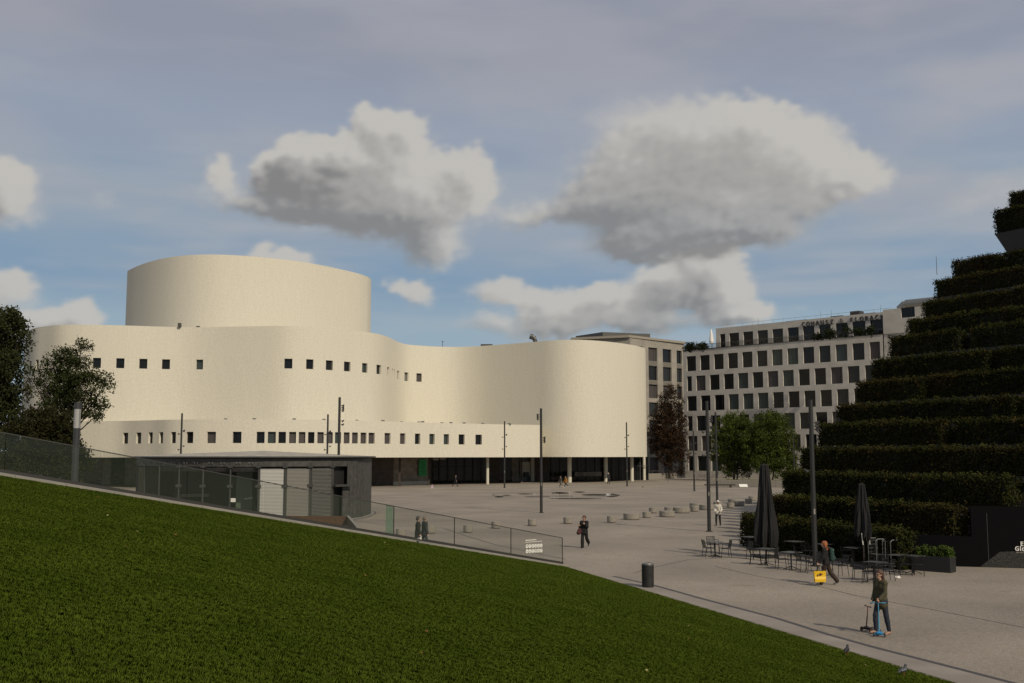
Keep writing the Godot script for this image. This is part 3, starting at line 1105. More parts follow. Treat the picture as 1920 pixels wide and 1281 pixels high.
	# the green poster by the entrance
	var po := thing("poster", "tall green poster on the beige wall beside the theatre entrance", "poster")
	var a := at(784, 880, 177.4)
	var b := at(801, 880, 178.6)
	var x := Vector3(b.x - a.x, 0, b.z - a.z).normalized()
	st = S()
	var pc := Vector3((a.x + b.x) / 2, 2.75, (a.z + b.z) / 2)
	var PB := Basis(x, UP, x.cross(UP))
	bx(st, pc, Vector3(1.55, 2.7, 0.08), PB)
	obj("poster_sheet", st, M.green, po)
	st = S()
	rng.seed = 77
	for k in 6:
		bx(st, pc + x.cross(UP) * 0.045 + UP * (0.9 - k * 0.36) + x * rng.randf_range(-0.2, 0.1), Vector3(rng.randf_range(0.6, 1.1), 0.13, 0.01), PB)
	obj("poster_print", st, M.green_dark, po)

# ---------- offices
# openings on a straight front, from sight lines: returns the distance along the front
func along(px: float, py: float, o: Vector2, d: Vector2) -> float:
	var k := slope_of(px, py)
	return (-k * o.y - o.x) / (d.x + k * d.y)

func front(t: Node, called: String, o: Vector2, d: Vector2, length: float, h0: float, h1: float, rows: Array, m: Material, deep := 0.35) -> void:
	# rows: [bottom, top, [[from, to, pane], ...]]
	var xs := [0.0, length]
	for r in rows:
		for w in r[2]:
			xs.append(w[0])
			xs.append(w[1])
	xs.sort()
	var us := []
	for x in xs:
		if us.is_empty() or x - us[-1] > 0.005:
			us.append(x)
	var find := func(v: float) -> int:
		for i in us.size():
			if absf(us[i] - v) < 0.006:
				return i
		return -1
	var pts := []
	for u in us:
		pts.append(o + d * u)
	var opens := []
	for r in rows:
		for w in r[2]:
			opens.append([find.call(w[0]), find.call(w[1]), r[0], r[1]])
	var st := S()
	wall(st, pts, h0, h1, opens, deep)
	obj(called, st, m, t)
	for r in rows:
		for w in r[2]:
			window(t, o + d * w[0], o + d * w[1], r[0], r[1], deep, w[2], M.frame, 0.24 if w[1] - w[0] > 1.2 else 0.0)

func build_offices() -> void:
	rng.seed = 23
	# the pale stone block with staggered windows
	var p := at(1280.5, 658, 230)
	var top := p.y
	var o := Vector2(p.x, p.z)
	var d := Vector2(0.94, 0.93).normalized()
	var t := thing("office_building", "pale stone office block with staggered square windows and lettering on its roof storey", "building")
	var L := along(1762, 640, o, d)
	var Lj := along(1655.6, 640, o, d)
	var w0 := along(1287.4, 670, o, d)
	var pitch := (along(1598, 640, o, d) - w0) / 11.0
	var wid := (along(1587, 640, o, d) - along(1565.3, 640, o, d))
	var dist := 212.5
	var rows := []
	for k in 6:
		var hi := at(1460, 654.2 + 40.2 * k, dist).y
		var lo := at(1460, 684.2 + 40.2 * k, dist).y
		var ws := []
		var off := 0.0 if k % 2 == 0 else pitch * 0.68
		if k % 2 == 1:
			ws.append([w0, w0 + wid * 0.52, M.glass_b])
		for i in 13:
			var a := w0 + off + i * pitch
			var b := a + wid
			if b > Lj - 0.5:
				b = Lj - 0.6
			if b - a > 0.6:
				ws.append([a, b, [M.dark_glass, M.glass_b, M.dark_glass, M.glass_g, M.blind][rng.randi() % 5]])
		rows.append([lo, hi, ws])
	front(t, "front_wall", o, d, Lj, 0.0, top, rows, M.stone)
	var n := Vector2(-d.y, d.x)
	if n.y < 0:
		n = -n
	n = Vector2(-0.736, 0.677) if n.x > 0 else n
	# the next bay beyond the joint, a little back
	var o2 := o + d * (Lj + 0.12) - n * 0.15
	front(t, "side_bay_wall", o2, d, L - Lj, 0.0, top + 4.6, [[at(1700, 608, 205).y, at(1700, 590, 205).y, [[along(1690, 600, o2, d), along(1716, 600, o2, d), M.dark_glass]]]], M.stone)
	var st := S()
	var D3 := Vector3(d.x, 0, d.y)
	var N3 := Vector3(n.x, 0, n.y)
	var O3 := Vector3(o.x, 0, o.y)
	var BB := Basis(D3, UP, N3)
	sheet(st, PackedVector2Array([o, o + d * L, o + d * L - n * 30, o - n * 30]), top - 0.02)
	obj("roof_terrace", st, M.slab, t)
	st = S()
	wall(st, [o - n * 30, o], 0, top)
	wall(st, [o + d * L, o + d * L - n * 30, o - n * 30], 0, top)
	obj("side_wall", st, M.stone, t)
	st = S()
	wall(st, [o2 - n * 20, o2], top - 1, top + 4.6)
	sheet(st, PackedVector2Array([o2, o2 + d * (L - Lj), o2 + d * (L - Lj) - n * 20, o2 - n * 20]), top + 4.58)
	obj("side_bay_return", st, M.stone, t)
	# coping
	st = S()
	bx(st, O3 + D3 * Lj * 0.5 + UP * (top + 0.06) - N3 * 0.2, Vector3(Lj + 0.1, 0.12, 0.6), BB)
	obj("coping", st, M.frame, t)
	# roof storey
	var po := o - n * 2.6
	var s0 := along(1342, 616, po, d)
	var s1 := along(1668, 580, po, d)
	var pd := -(po + d * s0).y
	var ptop := at(1342, 616, pd).y
	po = po + d * s0
	var wins := []
	for q in [[605, 640], [667, 732], [760, 826], [856, 925], [955, 1026], [1057, 1131], [1160, 1236], [1268, 1345], [1380, 1458], [1492, 1578], [1610, 1695]]:
		wins.append([along(q[0] / 3.5556 + 1180, 635, po, d), along(q[1] / 3.5556 + 1180, 635, po, d), [M.dark_glass, M.glass_b][rng.randi() % 2]])
	front(t, "roof_storey_wall", po, d, s1 - s0, top, ptop, [[top + 0.1, at(1350, 627.5, pd).y, wins]], M.stone)
	var P3 := Vector3(po.x, 0, po.y)
	st = S()
	wall(st, [po - n * 14, po], top, ptop)
	sheet(st, PackedVector2Array([po, po + d * (s1 - s0), po + d * (s1 - s0) - n * 14, po - n * 14]), ptop - 0.02)
	wall(st, [po + d * (s1 - s0), po + d * (s1 - s0) - n * 14, po - n * 14], top, ptop)
	obj("roof_storey_side", st, M.stone, t)
	# terrace balustrade of dark glass
	st = S()
	bx(st, O3 + D3 * Lj * 0.5 + UP * (top + 0.62) - N3 * 0.6, Vector3(Lj, 1.0, 0.03), BB)
	obj("terrace_balustrade", st, M.pane_clear, t)
	st = S()
	bx(st, O3 + D3 * Lj * 0.5 + UP * (top + 1.15) - N3 * 0.6, Vector3(Lj, 0.06, 0.06), BB)
	for k in 22:
		bx(st, O3 + D3 * (Lj * (k + 0.5) / 22) + UP * (top + 0.6) - N3 * 0.64, Vector3(0.05, 1.0, 0.05), BB)
	obj("terrace_handrail", st, M.frame_grey, t)
	# letters
	var word := "COHAUSZ & FLORACK"
	var l0 := along(1504, 606, po, d)
	var l1 := along(1657, 590, po, d)
	var lh := ptop - 0.95
	for i in word.length():
		if word[i] == " ":
			continue
		var tm := TextMesh.new()
		var sf := SystemFont.new()
		sf.font_names = PackedStringArray(["Droid Sans"])
		sf.font_weight = 700
		tm.font = sf
		tm.text = word[i]
		tm.font_size = 64
		tm.pixel_size = 0.0195
		tm.depth = 0.12
		var mi := obj("letter", tm, M.frame if word[i] != "&" else M.spandrel, t)
		mi.transform = Transform3D(BB, P3 + D3 * lerpf(l0, l1, (i + 0.3) / (word.length() - 0.4)) + UP * lh + N3 * 0.08)
	# roof rail, lightning rods and plant
	st = S()
	for q in [1412, 1530, 1550, 1643]:
		var s := along(q, 600, po, d)
		cyl(st, P3 + D3 * s + UP * ptop - N3 * 2, P3 + D3 * s + UP * (ptop + 1.7) - N3 * 2, 0.03, 0.02, 5)
	obj("lightning_rod", st, M.frame, t)
	st = S()
	cyl(st, P3 + UP * (ptop + 0.75) - N3 * 1, P3 + D3 * (s1 - s0) + UP * (ptop + 0.75) - N3 * 1, 0.025, 0.025, 5)
	for k in 16:
		var q := P3 + D3 * ((s1 - s0) * (k + 0.5) / 16) - N3 * 1
		cyl(st, q + UP * ptop, q + UP * (ptop + 0.75), 0.02, 0.02, 5)
	obj("roof_rail", st, M.steel, t)
	for q in [[1545, 1568, 0.5, M.frame], [1583, 1600, 1.1, M.frame], [1600, 1630, 0.45, M.spandrel], [1462, 1500, 0.4, M.frame_grey]]:
		st = S()
		var a := along(q[0], 600, po, d)
		var b := along(q[1], 600, po, d)
		bx(st, P3 + D3 * (a + b) * 0.5 + UP * (ptop + q[2] * 0.5) - N3 * 3.5, Vector3(b - a, q[2], 2), BB)
		obj("roof_plant", st, q[3], t)
	st = S()
	var da := along(1690, 572, o2, d)
	var db := along(1750, 565, o2, d)
	var O23 := Vector3(o2.x, top + 5.5, o2.y)
	cyl(st, O23 + D3 * da - N3 * 2, O23 + D3 * db - N3 * 2, 0.85, 0.85, 16)
	cyl(st, O23 + D3 * da - N3 * 1.9, O23 + D3 * (da - 1.2) - N3 * 1.9 - UP * 0.9, 0.85, 0.8, 16)
	obj("air_duct", st, M.steel, t)
	# furled white parasol on its terrace
	var ps := O3 + D3 * along(1324, 640, o, d) + UP * top - N3 * 2
	var pt := thing("terrace_parasol", "furled white parasol on the roof terrace of the stone office block", "parasol", ps)
	st = S()
	cyl(st, Vector3.ZERO, Vector3(0, 4.6, 0), 0.05, 0.05, 6)
	obj("pole", st, M.steel, pt)
	st = S()
	lathe(st, [Vector2(0.42, 1.3), Vector2(0.5, 1.8), Vector2(0.3, 3.4), Vector2(0.05, 4.5)], 10)
	obj("canopy", st, M.white, pt)
	# ---- the taller sandstone block behind the theatre
	var c := at(1181, 633, 252)
	var mo := Vector2(c.x, c.z)
	var md := Vector2(15.0, -14.5).normalized()
	var m := thing("sandstone_building", "sandstone office block with tall paired window strips behind the theatre", "building")
	var mr := []
	var ys := [[650.5, 676], [685, 712], [720, 746], [754, 781], [788, 815], [823, 852], [858, 893]]
	var cx := [[1190, 1206], [1216.3, 1233], [1243.2, 1259.3], [1269.2, 1279]]
	for q in ys:
		var ws := []
		for e in cx:
			ws.append([along(e[0], 700, mo, md), along(e[1], 700, mo, md), [M.dark_glass, M.blind, M.glass_b][rng.randi() % 3]])
		mr.append([maxf(at(1225, q[1], 256).y, 0.1), at(1225, q[0], 256).y, ws])
	var ml := along(1282, 645, mo, md)
	front(m, "front_wall", mo, md, ml, 0, c.y, mr, M.stone_warm, 0.5)
	for k in ys.size() - 1:
		for e in cx:
			var a := mo + md * along(e[0], 700, mo, md)
			var b := mo + md * along(e[1], 700, mo, md)
			if k in [0, 1, 3]:
				st = S()
				var lo := at(1225, ys[k + 1][0], 256).y
				var hi := at(1225, ys[k][1], 256).y
				var cc := (a + b) * 0.5
				var nx := Vector3(md.x, 0, md.y)
				bx(st, Vector3(cc.x, (lo + hi) / 2, cc.y) + nx.cross(UP) * 0.005, Vector3(a.distance_to(b) - 0.1, hi - lo - 0.1, 0.03), Basis(nx, UP, nx.cross(UP)))
				obj("spandrel", st, M.spandrel, m)
	var sl := Vector2(-11.5, -5.5).normalized()
	st = S()
	wall(st, [mo + sl * 14, mo], 0, c.y)
	var mb := mo + md * ml
	wall(st, [mb, mb + Vector2(0, -30), mo + sl * 14 + Vector2(0, -30), mo + sl * 14], 0, c.y)
	obj("side_wall", st, M.stone_warm, m)
	st = S()
	prism(st, PackedVector2Array([mo + Vector2(-0.2, 0.4), mb + Vector2(0.35, 0.3), mb + Vector2(0, -30), mo + sl * 14 + Vector2(-1, -30), mo + sl * 14 + Vector2(-1, 1)]), c.y, c.y + 0.55)
	obj("roof_edge", st, mat(0.30, 0.27, 0.22, 0.7), m)
	st = S()
	prism(st, PackedVector2Array([mo + Vector2(-6, -5), mo + Vector2(6, -9), mo + Vector2(0, -20), mo + Vector2(-12, -14)]), c.y + 0.5, c.y + 1.9)
	obj("roof_plant", st, M.frame_grey, m)

# ---------- foliage
func leaf_cluster(n: int, size: float, spread: float, sd: int, long := 1.0) -> ArrayMesh:
	rng.seed = sd
	var st := S()
	for i in n:
		var c := Vector3(rng.randf_range(-1, 1), rng.randf_range(-1, 1), rng.randf_range(-1, 1)) * spread
		var a := Vector3(rng.randf_range(-1, 1), rng.randf_range(-0.6, 1), rng.randf_range(-1, 1)).normalized()
		var b := a.cross(Vector3(rng.randf_range(-1, 1), rng.randf_range(-1, 1), rng.randf_range(-1, 1))).normalized()
		var l := size * rng.randf_range(0.7, 1.25)
		var w := l * 0.36 / long
		var nn := a.cross(b).normalized()
		var tip := c + a * l * 0.5 - nn * l * 0.12
		var tail := c - a * l * 0.5
		var v := rng.randf_range(0.72, 1.25)
		st.set_color(Color(v, v, v))
		tri(st, tail, c + b * w + nn * l * 0.05, tip)
		tri(st, tail, tip, c - b * w + nn * l * 0.05)
	return st.commit()

func scatter(called: String, m: Mesh, xf: Array, cols: Array, parent: Node) -> void:
	var mm := MultiMesh.new()
	mm.transform_format = MultiMesh.TRANSFORM_3D
	mm.use_colors = true
	mm.mesh = m
	mm.instance_count = xf.size()
	for i in xf.size():
		mm.set_instance_transform(i, xf[i])
		mm.set_instance_color(i, cols[i])
	var o := MultiMeshInstance3D.new()
	o.name = called
	o.multimesh = mm
	o.material_override = M.leaf
	o.set_meta("kind", "stuff")
	parent.add_child(o, true)

func any_basis() -> Basis:
	return Basis(Vector3(rng.randf_range(-1, 1), rng.randf_range(-1, 1), rng.randf_range(-1, 1)).normalized(), rng.randf() * TAU)

# a clipped hedge: straight run from a, along d for a length, standing on y0, h high and deep towards the back
func hedge(label: String, a: Vector2, d: Vector2, length: float, y0: float, h: float, deep: float, cluster: Mesh, shoots: Mesh, dense: float, sd: int, group := "hedges stepping up the building") -> Node3D:
	rng.seed = sd
	var t := thing("hedge", label, "hedge", Vector3(a.x, y0, a.y), 0.0, group)
	var X := Vector3(d.x, 0, d.y)
	var N := Vector3(-d.y, 0, d.x)      # outward, towards the square
	if N.z < 0:
		N = -N
	var B := Basis(X, UP, N)
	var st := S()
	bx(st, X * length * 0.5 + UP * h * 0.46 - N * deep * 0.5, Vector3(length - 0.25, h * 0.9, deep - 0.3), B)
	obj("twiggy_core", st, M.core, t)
	var fn := FastNoiseLite.new()
	fn.seed = sd
	fn.frequency = 0.35
	var xf := []
	var cols := []
	var put := func(p: Vector3, s: float) -> void:
		var q: float = fn.get_noise_3d(p.x, p.y * 2.0, p.z) * 1.2 + rng.randf_range(-0.35, 0.35)
		xf.append(Transform3D(any_basis().scaled(Vector3.ONE * s), p))
		var c := Color(0.022, 0.027, 0.007).lerp(Color(0.042, 0.045, 0.011), clampf(0.5 + q, 0, 1))
		c = c.lerp(Color(0.052, 0.036, 0.012), smooth(0.0, 0.5, fn.get_noise_3d(p.x * 0.3, p.y * 0.5 + 50, p.z * 0.3)) * 0.6)
		if rng.randf() < 0.06:
			c = Color(0.08, 0.055, 0.017)
		cols.append(c)
	for i in int(length * h * dense):
		var u := rng.randf() * length
		var v := rng.randf() * h
		var bulge := fn.get_noise_2d(u * 1.5, v * 2.0) * 0.12
		put.call(X * u + UP * v + N * (bulge - 0.06 + rng.randf_range(-0.08, 0.06)), rng.randf_range(0.8, 1.2))
	for i in int(length * deep * dense * 1.2):
		var u := rng.randf() * length
		put.call(X * u + UP * (h - 0.05 + fn.get_noise_2d(u * 2.2, 7) * 0.12 + rng.randf_range(-0.06, 0.05)) - N * rng.randf() * deep, rng.randf_range(0.8, 1.2))
	for e in 2:
		for i in int(deep * h * dense):
			put.call(X * (e * length + rng.randf_range(-0.06, 0.08)) + UP * rng.randf() * h - N * rng.randf() * deep, rng.randf_range(0.8, 1.2))
	scatter("leaves", cluster, xf, cols, t)
	xf = []
	cols = []
	for i in int(length * 5.5):
		var u := rng.randf() * length
		if fn.get_noise_2d(u * 1.4, 33) < rng.randf_range(-0.6, 0.25):
			continue
		var lean := Basis.from_euler(Vector3(rng.randf_range(-0.4, 0.4), rng.randf() * TAU, rng.randf_range(-0.4, 0.4)))
		xf.append(Transform3D(lean.scaled(Vector3.ONE * rng.randf_range(0.5, 1.15)), X * u + UP * (h - 0.04) - N * rng.randf() * deep * 0.6))
		cols.append(Color(0.050, 0.066, 0.014).lerp(Color(0.085, 0.070, 0.020), rng.randf() * 0.7))
	scatter("shoots", shoots, xf, cols, t)
	return t

func shoot_mesh() -> ArrayMesh:
	rng.seed = 4
	var st := S()
	for s in 3:
		var r := Vector3(rng.randf_range(-0.1, 0.1), 0, rng.randf_range(-0.1, 0.1))
		var dirv := Vector3(rng.randf_range(-0.35, 0.35), 1, rng.randf_range(-0.35, 0.35)).normalized()
		var l := rng.randf_range(0.2, 0.38)
		st.set_color(Color(0.6, 0.5, 0.4))
		cyl(st, r, r + dirv * l, 0.006, 0.003, 3, false)
		for k in 7:
			var p := r + dirv * l * (k + 1.5) / 8.0
			var a := Vector3(cos(k * 2.4), 0.5, sin(k * 2.4)).normalized()
			var b := a.cross(dirv).normalized()
			st.set_color(Color(1, 1, 1) * rng.randf_range(0.8, 1.2))
			tri(st, p, p + a * 0.05 + b * 0.025, p + a * 0.11)
			tri(st, p, p + a * 0.11, p + a * 0.05 - b * 0.025)
	return st.commit()

func build_hedges() -> void:
	var cl := leaf_cluster(9, 0.115, 0.15, 71)
	var sh := shoot_mesh()
	var d := Vector2(0.5, 1.0).normalized()     # along the fronts, away from the far end and towards the viewer
	var n := Vector2(-d.y, d.x)
	var t := thing("terraced_building", "dark terraced building whose steps are planted with hedges, black shop front at its foot", "building")
	# left end and top of each row, and how far off that end is: bottom row first
	var R := [[1389, 967, 58.5], [1446, 932, 60.3], [1467, 887, 62.0], [1501, 843, 64.0], [1534, 797, 66.0], [1570, 762, 68.0], [1606, 718, 70.0], [1635, 677, 72.0], [1666, 634, 74.0], [1700, 602, 76.0], [1730, 567, 78.0], [1752, 527, 80.0], [1785, 491, 82.5], [1863, 396, 86.0], [1891, 363, 88.0]]
	var nth := ["lowest", "second", "third", "fourth", "fifth", "sixth", "seventh", "eighth", "ninth", "tenth", "eleventh", "twelfth", "thirteenth", "fourteenth", "topmost"]
	var dirs := [Vector2(0.35, 1), Vector2(0.42, 1), Vector2(0.42, 1), Vector2(0.5, 1), Vector2(0.52, 1), Vector2(0.54, 1), Vector2(0.56, 1), Vector2(0.58, 1), Vector2(0.6, 1), Vector2(0.6, 1), Vector2(0.6, 1), Vector2(0.6, 1), Vector2(0.6, 1), Vector2(0.6, 1), Vector2(0.6, 1)]
	var ends := [1686, 1784, 1884, 2010, 2010, 2010, 2010, 2010, 2010, 2010, 2010, 2010, 2010, 2010, 2010]
	var gaps := {4: [1764, 1781], 5: [1899, 1910], 6: [1729, 1733], 7: [1849, 1853], 8: [1797, 1814], 12: [1876, 1886], 3: [1990, 1992]}
	var tops := []
	for r in R:
		tops.append(at(r[0], r[1], r[2]))
	for k in R.size():
		var p: Vector3 = tops[k]
		var dk: Vector2 = dirs[k].normalized()
		var a := Vector2(p.x, p.z)
		var y0 := 0.0
		if k > 0:
			y0 = tops[k].y - 1.3
		if k == 13:
			y0 = tops[k].y - 1.9
		var h: float = p.y - y0
		var L := along(ends[k], R[k][1], a, dk)
		var words: String = ["", "", ""][0]
		var cuts := [[0.0, L]]
		if gaps.has(k):
			var g0 := along(gaps[k][0], R[k][1], a, dk)
			var g1 := along(gaps[k][1], R[k][1], a, dk)
			cuts = [[0.0, g0], [g1, L]]
		for q in cuts.size():
			var lab := "%s clipped hedge of the terraced building" % nth[k] if k < 14 else "topmost clipped hedge against the sky on the terraced building"
			if cuts.size() == 2:
				lab = "%s, %s side of the gap" % [lab, ["far" , "near"][q]]
			lab = lab.replace(" of the terraced building,", " row up the terraced building,")
			var back: float = 0.0 if q == 0 or k == 12 else 0.45
			var nk := Vector2(-dk.y, dk.x)
			hedge(lab, a + dk * cuts[q][0] - nk * back, dk, cuts[q][1] - cuts[q][0], y0, h + (0.12 if q == 1 and k in [6, 8] else 0.0), 0.95, cl, sh, 62.0 if k < 8 else 46.0, 500 + k * 3 + q)
		# the step behind: dark floor edge, recessed glass
		var nk := Vector2(-dk.y, dk.x)
		if k < 13:
			var st := S()
			var f0 := a + dk * 0.5 - nk * 1.05
			var f1 := a + dk * (L - (2.6 if k < 3 else 0.15)) - nk * 1.05
			var yb := 0.0 if k == 0 else y0 - 0.9
			prism(st, PackedVector2Array([f0, f1, f1 - nk * 22 - dk * 4, f0 - nk * 26]), yb, p.y - 0.35)
			obj("terrace_step", st, M.slab, t)
			if k > 0:
				st = S()
				prism(st, PackedVector2Array([f0 + nk * 1.08 - dk * 0.3, f1 + nk * 1.08, f1, f0 - dk * 0.3]), y0 - 0.3, y0 - 0.02)
				obj("planter_trough", st, M.slab, t)
	# the dark overhanging top storey under the fourteenth hedge
	var p13: Vector3 = tops[13]
	var dk := Vector2(0.6, 1).normalized()
	var nk := Vector2(-dk.y, dk.x)
	var A := Vector2(p13.x, p13.z)
	var st := S()
	var yt := p13.y - 1.9
	var yb := at(1886, 476, 84.0).y
	var a0 := Vector3(A.x, yt, A.y)
	var a1 := a0 + Vector3(dk.x, 0, dk.y) * 20
	var b0 := Vector3(A.x, yb, A.y) + Vector3(dk.x, 0, dk.y) * 1.0 - Vector3(nk.x, 0, nk.y) * 0.4
	var b1 := b0 + Vector3(dk.x, 0, dk.y) * 20
	var bk := Vector3(-nk.x, 0, -nk.y) * 14 + Vector3(dk.x, 0, dk.y) * 6
	quad(st, b0, b1, a1, a0)
	quad(st, b0 + bk, b0, a0, a0 + bk)
	quad(st, a0, a1, a1 + bk, a0 + bk)
	quad(st, b0 + bk, b1 + bk, b1, b0)
	obj("top_storey", st, M.planter, t)
	st = S()
	var q0 := at(1834, 486, 81.5)
	var q1 := at(1886, 474, 80.0)
	bar(st, q0, q1, 0.06, 0.06)
	for k in 4:
		var q := q0.lerp(q1, k / 3.0)
		cyl(st, q, q - UP * 1.1, 0.03, 0.03, 5)
	obj("roof_rail", st, M.frame, t)
	for q in [[1797, 482], [1757, 497]]:
		st = S()
		var b := at(q[0], q[1] + 18, 80.0)
		cyl(st, b, b + UP * (0.7 if q[0] > 1780 else 1.4), 0.02, 0.015, 4)
		obj("lightning_rod", st, M.frame, t)
	# black shop front under the overhang
	var s0 := gp(1700, 1060)
	var s1 := gp(2040, 1069)
	var sd := Vector2(s1.x - s0.x, s1.z - s0.z).normalized()
	var S3 := Vector3(sd.x, 0, sd.y)
	var SN := S3.cross(UP)
	var SB := Basis(S3, UP, SN)
	var sl := Vector2(s1.x - s0.x, s1.z - s0.z).length()
	st = S()
	var se := 2.75
	bx(st, s0 + S3 * se * 0.5 + UP * 0.66 - SN * 0.2, Vector3(se, 1.32, 0.4), SB)
	bx(st, s0 + S3 * (sl + se) * 0.5 + UP * 1.32 - SN * 0.2, Vector3(sl - se, 2.64, 0.4), SB)
	obj("shop_front", st, M.shop, t)
	for k in 2:
		st = S()
		bx(st, s0 + S3 * (3.4 + k * 2.6) + UP * 1.2 + SN * 0.006, Vector3(0.03, 2.3, 0.012), SB)
		obj("glazing_joint", st, M.frame, t)
	# its poster print: a grey rock face
	st = S()
	var pr := func(px: float, py: float) -> Vector3:
		var rr := ray(px, py)
		var O := s0 + SN * 0.02
		var f := (O - Vector3(0, EYE, 0)).dot(SN) / rr.dot(SN)
		return Vector3(0, EYE, 0) + rr * f
	for q in [[[1838, 1063], [1875, 1035], [1990, 1031], [1990, 1067]]]:
		quad(st, pr.call(q[0][0], q[0][1]), pr.call(q[3][0], q[3][1]), pr.call(q[2][0], q[2][1]), pr.call(q[1][0], q[1][1]))
	obj("poster_print", st, M.poster_grey, t)
	# lettering, cut by the edge of the picture
	var txt := func(s: String, px: float, py: float, size: float) -> void:
		var tm := TextMesh.new()
		var sf := SystemFont.new()
		sf.font_names = PackedStringArray(["Droid Sans"])
		sf.font_weight = 700
		tm.font = sf
		tm.text = s
		tm.font_size = 64
		tm.pixel_size = size
		tm.depth = 0.012
		tm.horizontal_alignment = HORIZONTAL_ALIGNMENT_LEFT
		tm.vertical_alignment = VERTICAL_ALIGNMENT_BOTTOM
		var mi := obj("lettering", tm, M.white, t)
		mi.transform = Transform3D(SB, pr.call(px, py) + SN * 0.015)
	txt.call("E", 1913, 1027, 0.0042)
	txt.call("Glo", 1903, 1036, 0.0042)
	st = S()
	for k in 3:
		bx(st, pr.call(1908 + k * 7, 1036.5) + SN * 0.01, Vector3(0.12, 0.03, 0.01), SB)
	obj("small_print", st, M.concrete, t)

# ---------- trees
func tree(called: String, label: String, foot: Vector3, trunk_h: float, r0: float, lobes: Array, cluster: Mesh, count: int, ca: Color, cb: Color, sd: int, group := "", stems := 1) -> Node3D:
	# lobes: [x, y, z, radius x, radius y]; positions relative to the foot
	rng.seed = sd
	var t := thing(called, label, "tree", foot, 0.0, group)
	var st := S()
	for s in stems:
		var b := Vector3.ZERO if stems == 1 else Vector3(cos(s * 2.1), 0, sin(s * 2.1)) * 0.35
		var fork := b * 1.8 + Vector3(rng.randf_range(-0.2, 0.2), trunk_h, rng.randf_range(-0.2, 0.2))
		cyl(st, b, b.lerp(fork, 0.5) + Vector3(0.06, 0, 0.04), r0, r0 * 0.85, 9, false)
		cyl(st, b.lerp(fork, 0.5) + Vector3(0.06, 0, 0.04), fork, r0 * 0.85, r0 * 0.7, 9, false)
		for i in lobes.size():
			if i % stems != s:
				continue
			var l: Array = lobes[i]
			var e := Vector3(l[0], l[1], l[2])
			var m := fork.lerp(e, 0.5) + Vector3(rng.randf_range(-0.4, 0.4), rng.randf_range(-0.2, 0.5), rng.randf_range(-0.4, 0.4))
			cyl(st, fork, m, r0 * 0.5, r0 * 0.32, 7, false)
			cyl(st, m, e, r0 * 0.32, r0 * 0.14, 6, false)
			for k in 5:
				var tip := e + Vector3(rng.randf_range(-1, 1) * l[3], rng.randf_range(-0.5, 1) * l[4], rng.randf_range(-1, 1) * l[3]) * 0.85
				cyl(st, m.lerp(e, rng.randf()), tip, r0 * 0.12, r0 * 0.03, 5, false)
	obj("trunk", st, M.bark, t)
	var fn := FastNoiseLite.new()
	fn.seed = sd
	fn.frequency = 0.45
	var vol := 0.0
	for l in lobes:
		vol += l[3] * l[3] * l[4]
	var xf := []
	var cols := []
	for l in lobes:
		var k := int(count * l[3] * l[3] * l[4] / vol)
		for i in k:
			var v := Vector3(rng.randfn(), rng.randfn(), rng.randfn()).normalized() * pow(rng.randf(), 0.42)
			var p := Vector3(l[0], l[1], l[2]) + v * Vector3(l[3], l[4], l[3])
			var g := fn.get_noise_3d(p.x, p.y * 1.4, p.z)
			if g < rng.randf_range(-0.28, 0.06):
				continue
			xf.append(Transform3D(any_basis().scaled(Vector3.ONE * rng.randf_range(0.7, 1.3)), p + v * rng.randf_range(0, 0.5)))
			cols.append(ca.lerp(cb, clampf(0.5 + g * 1.1 + rng.randf_range(-0.3, 0.3), 0, 1)))
	scatter("crown", cluster, xf, cols, t)
	return t

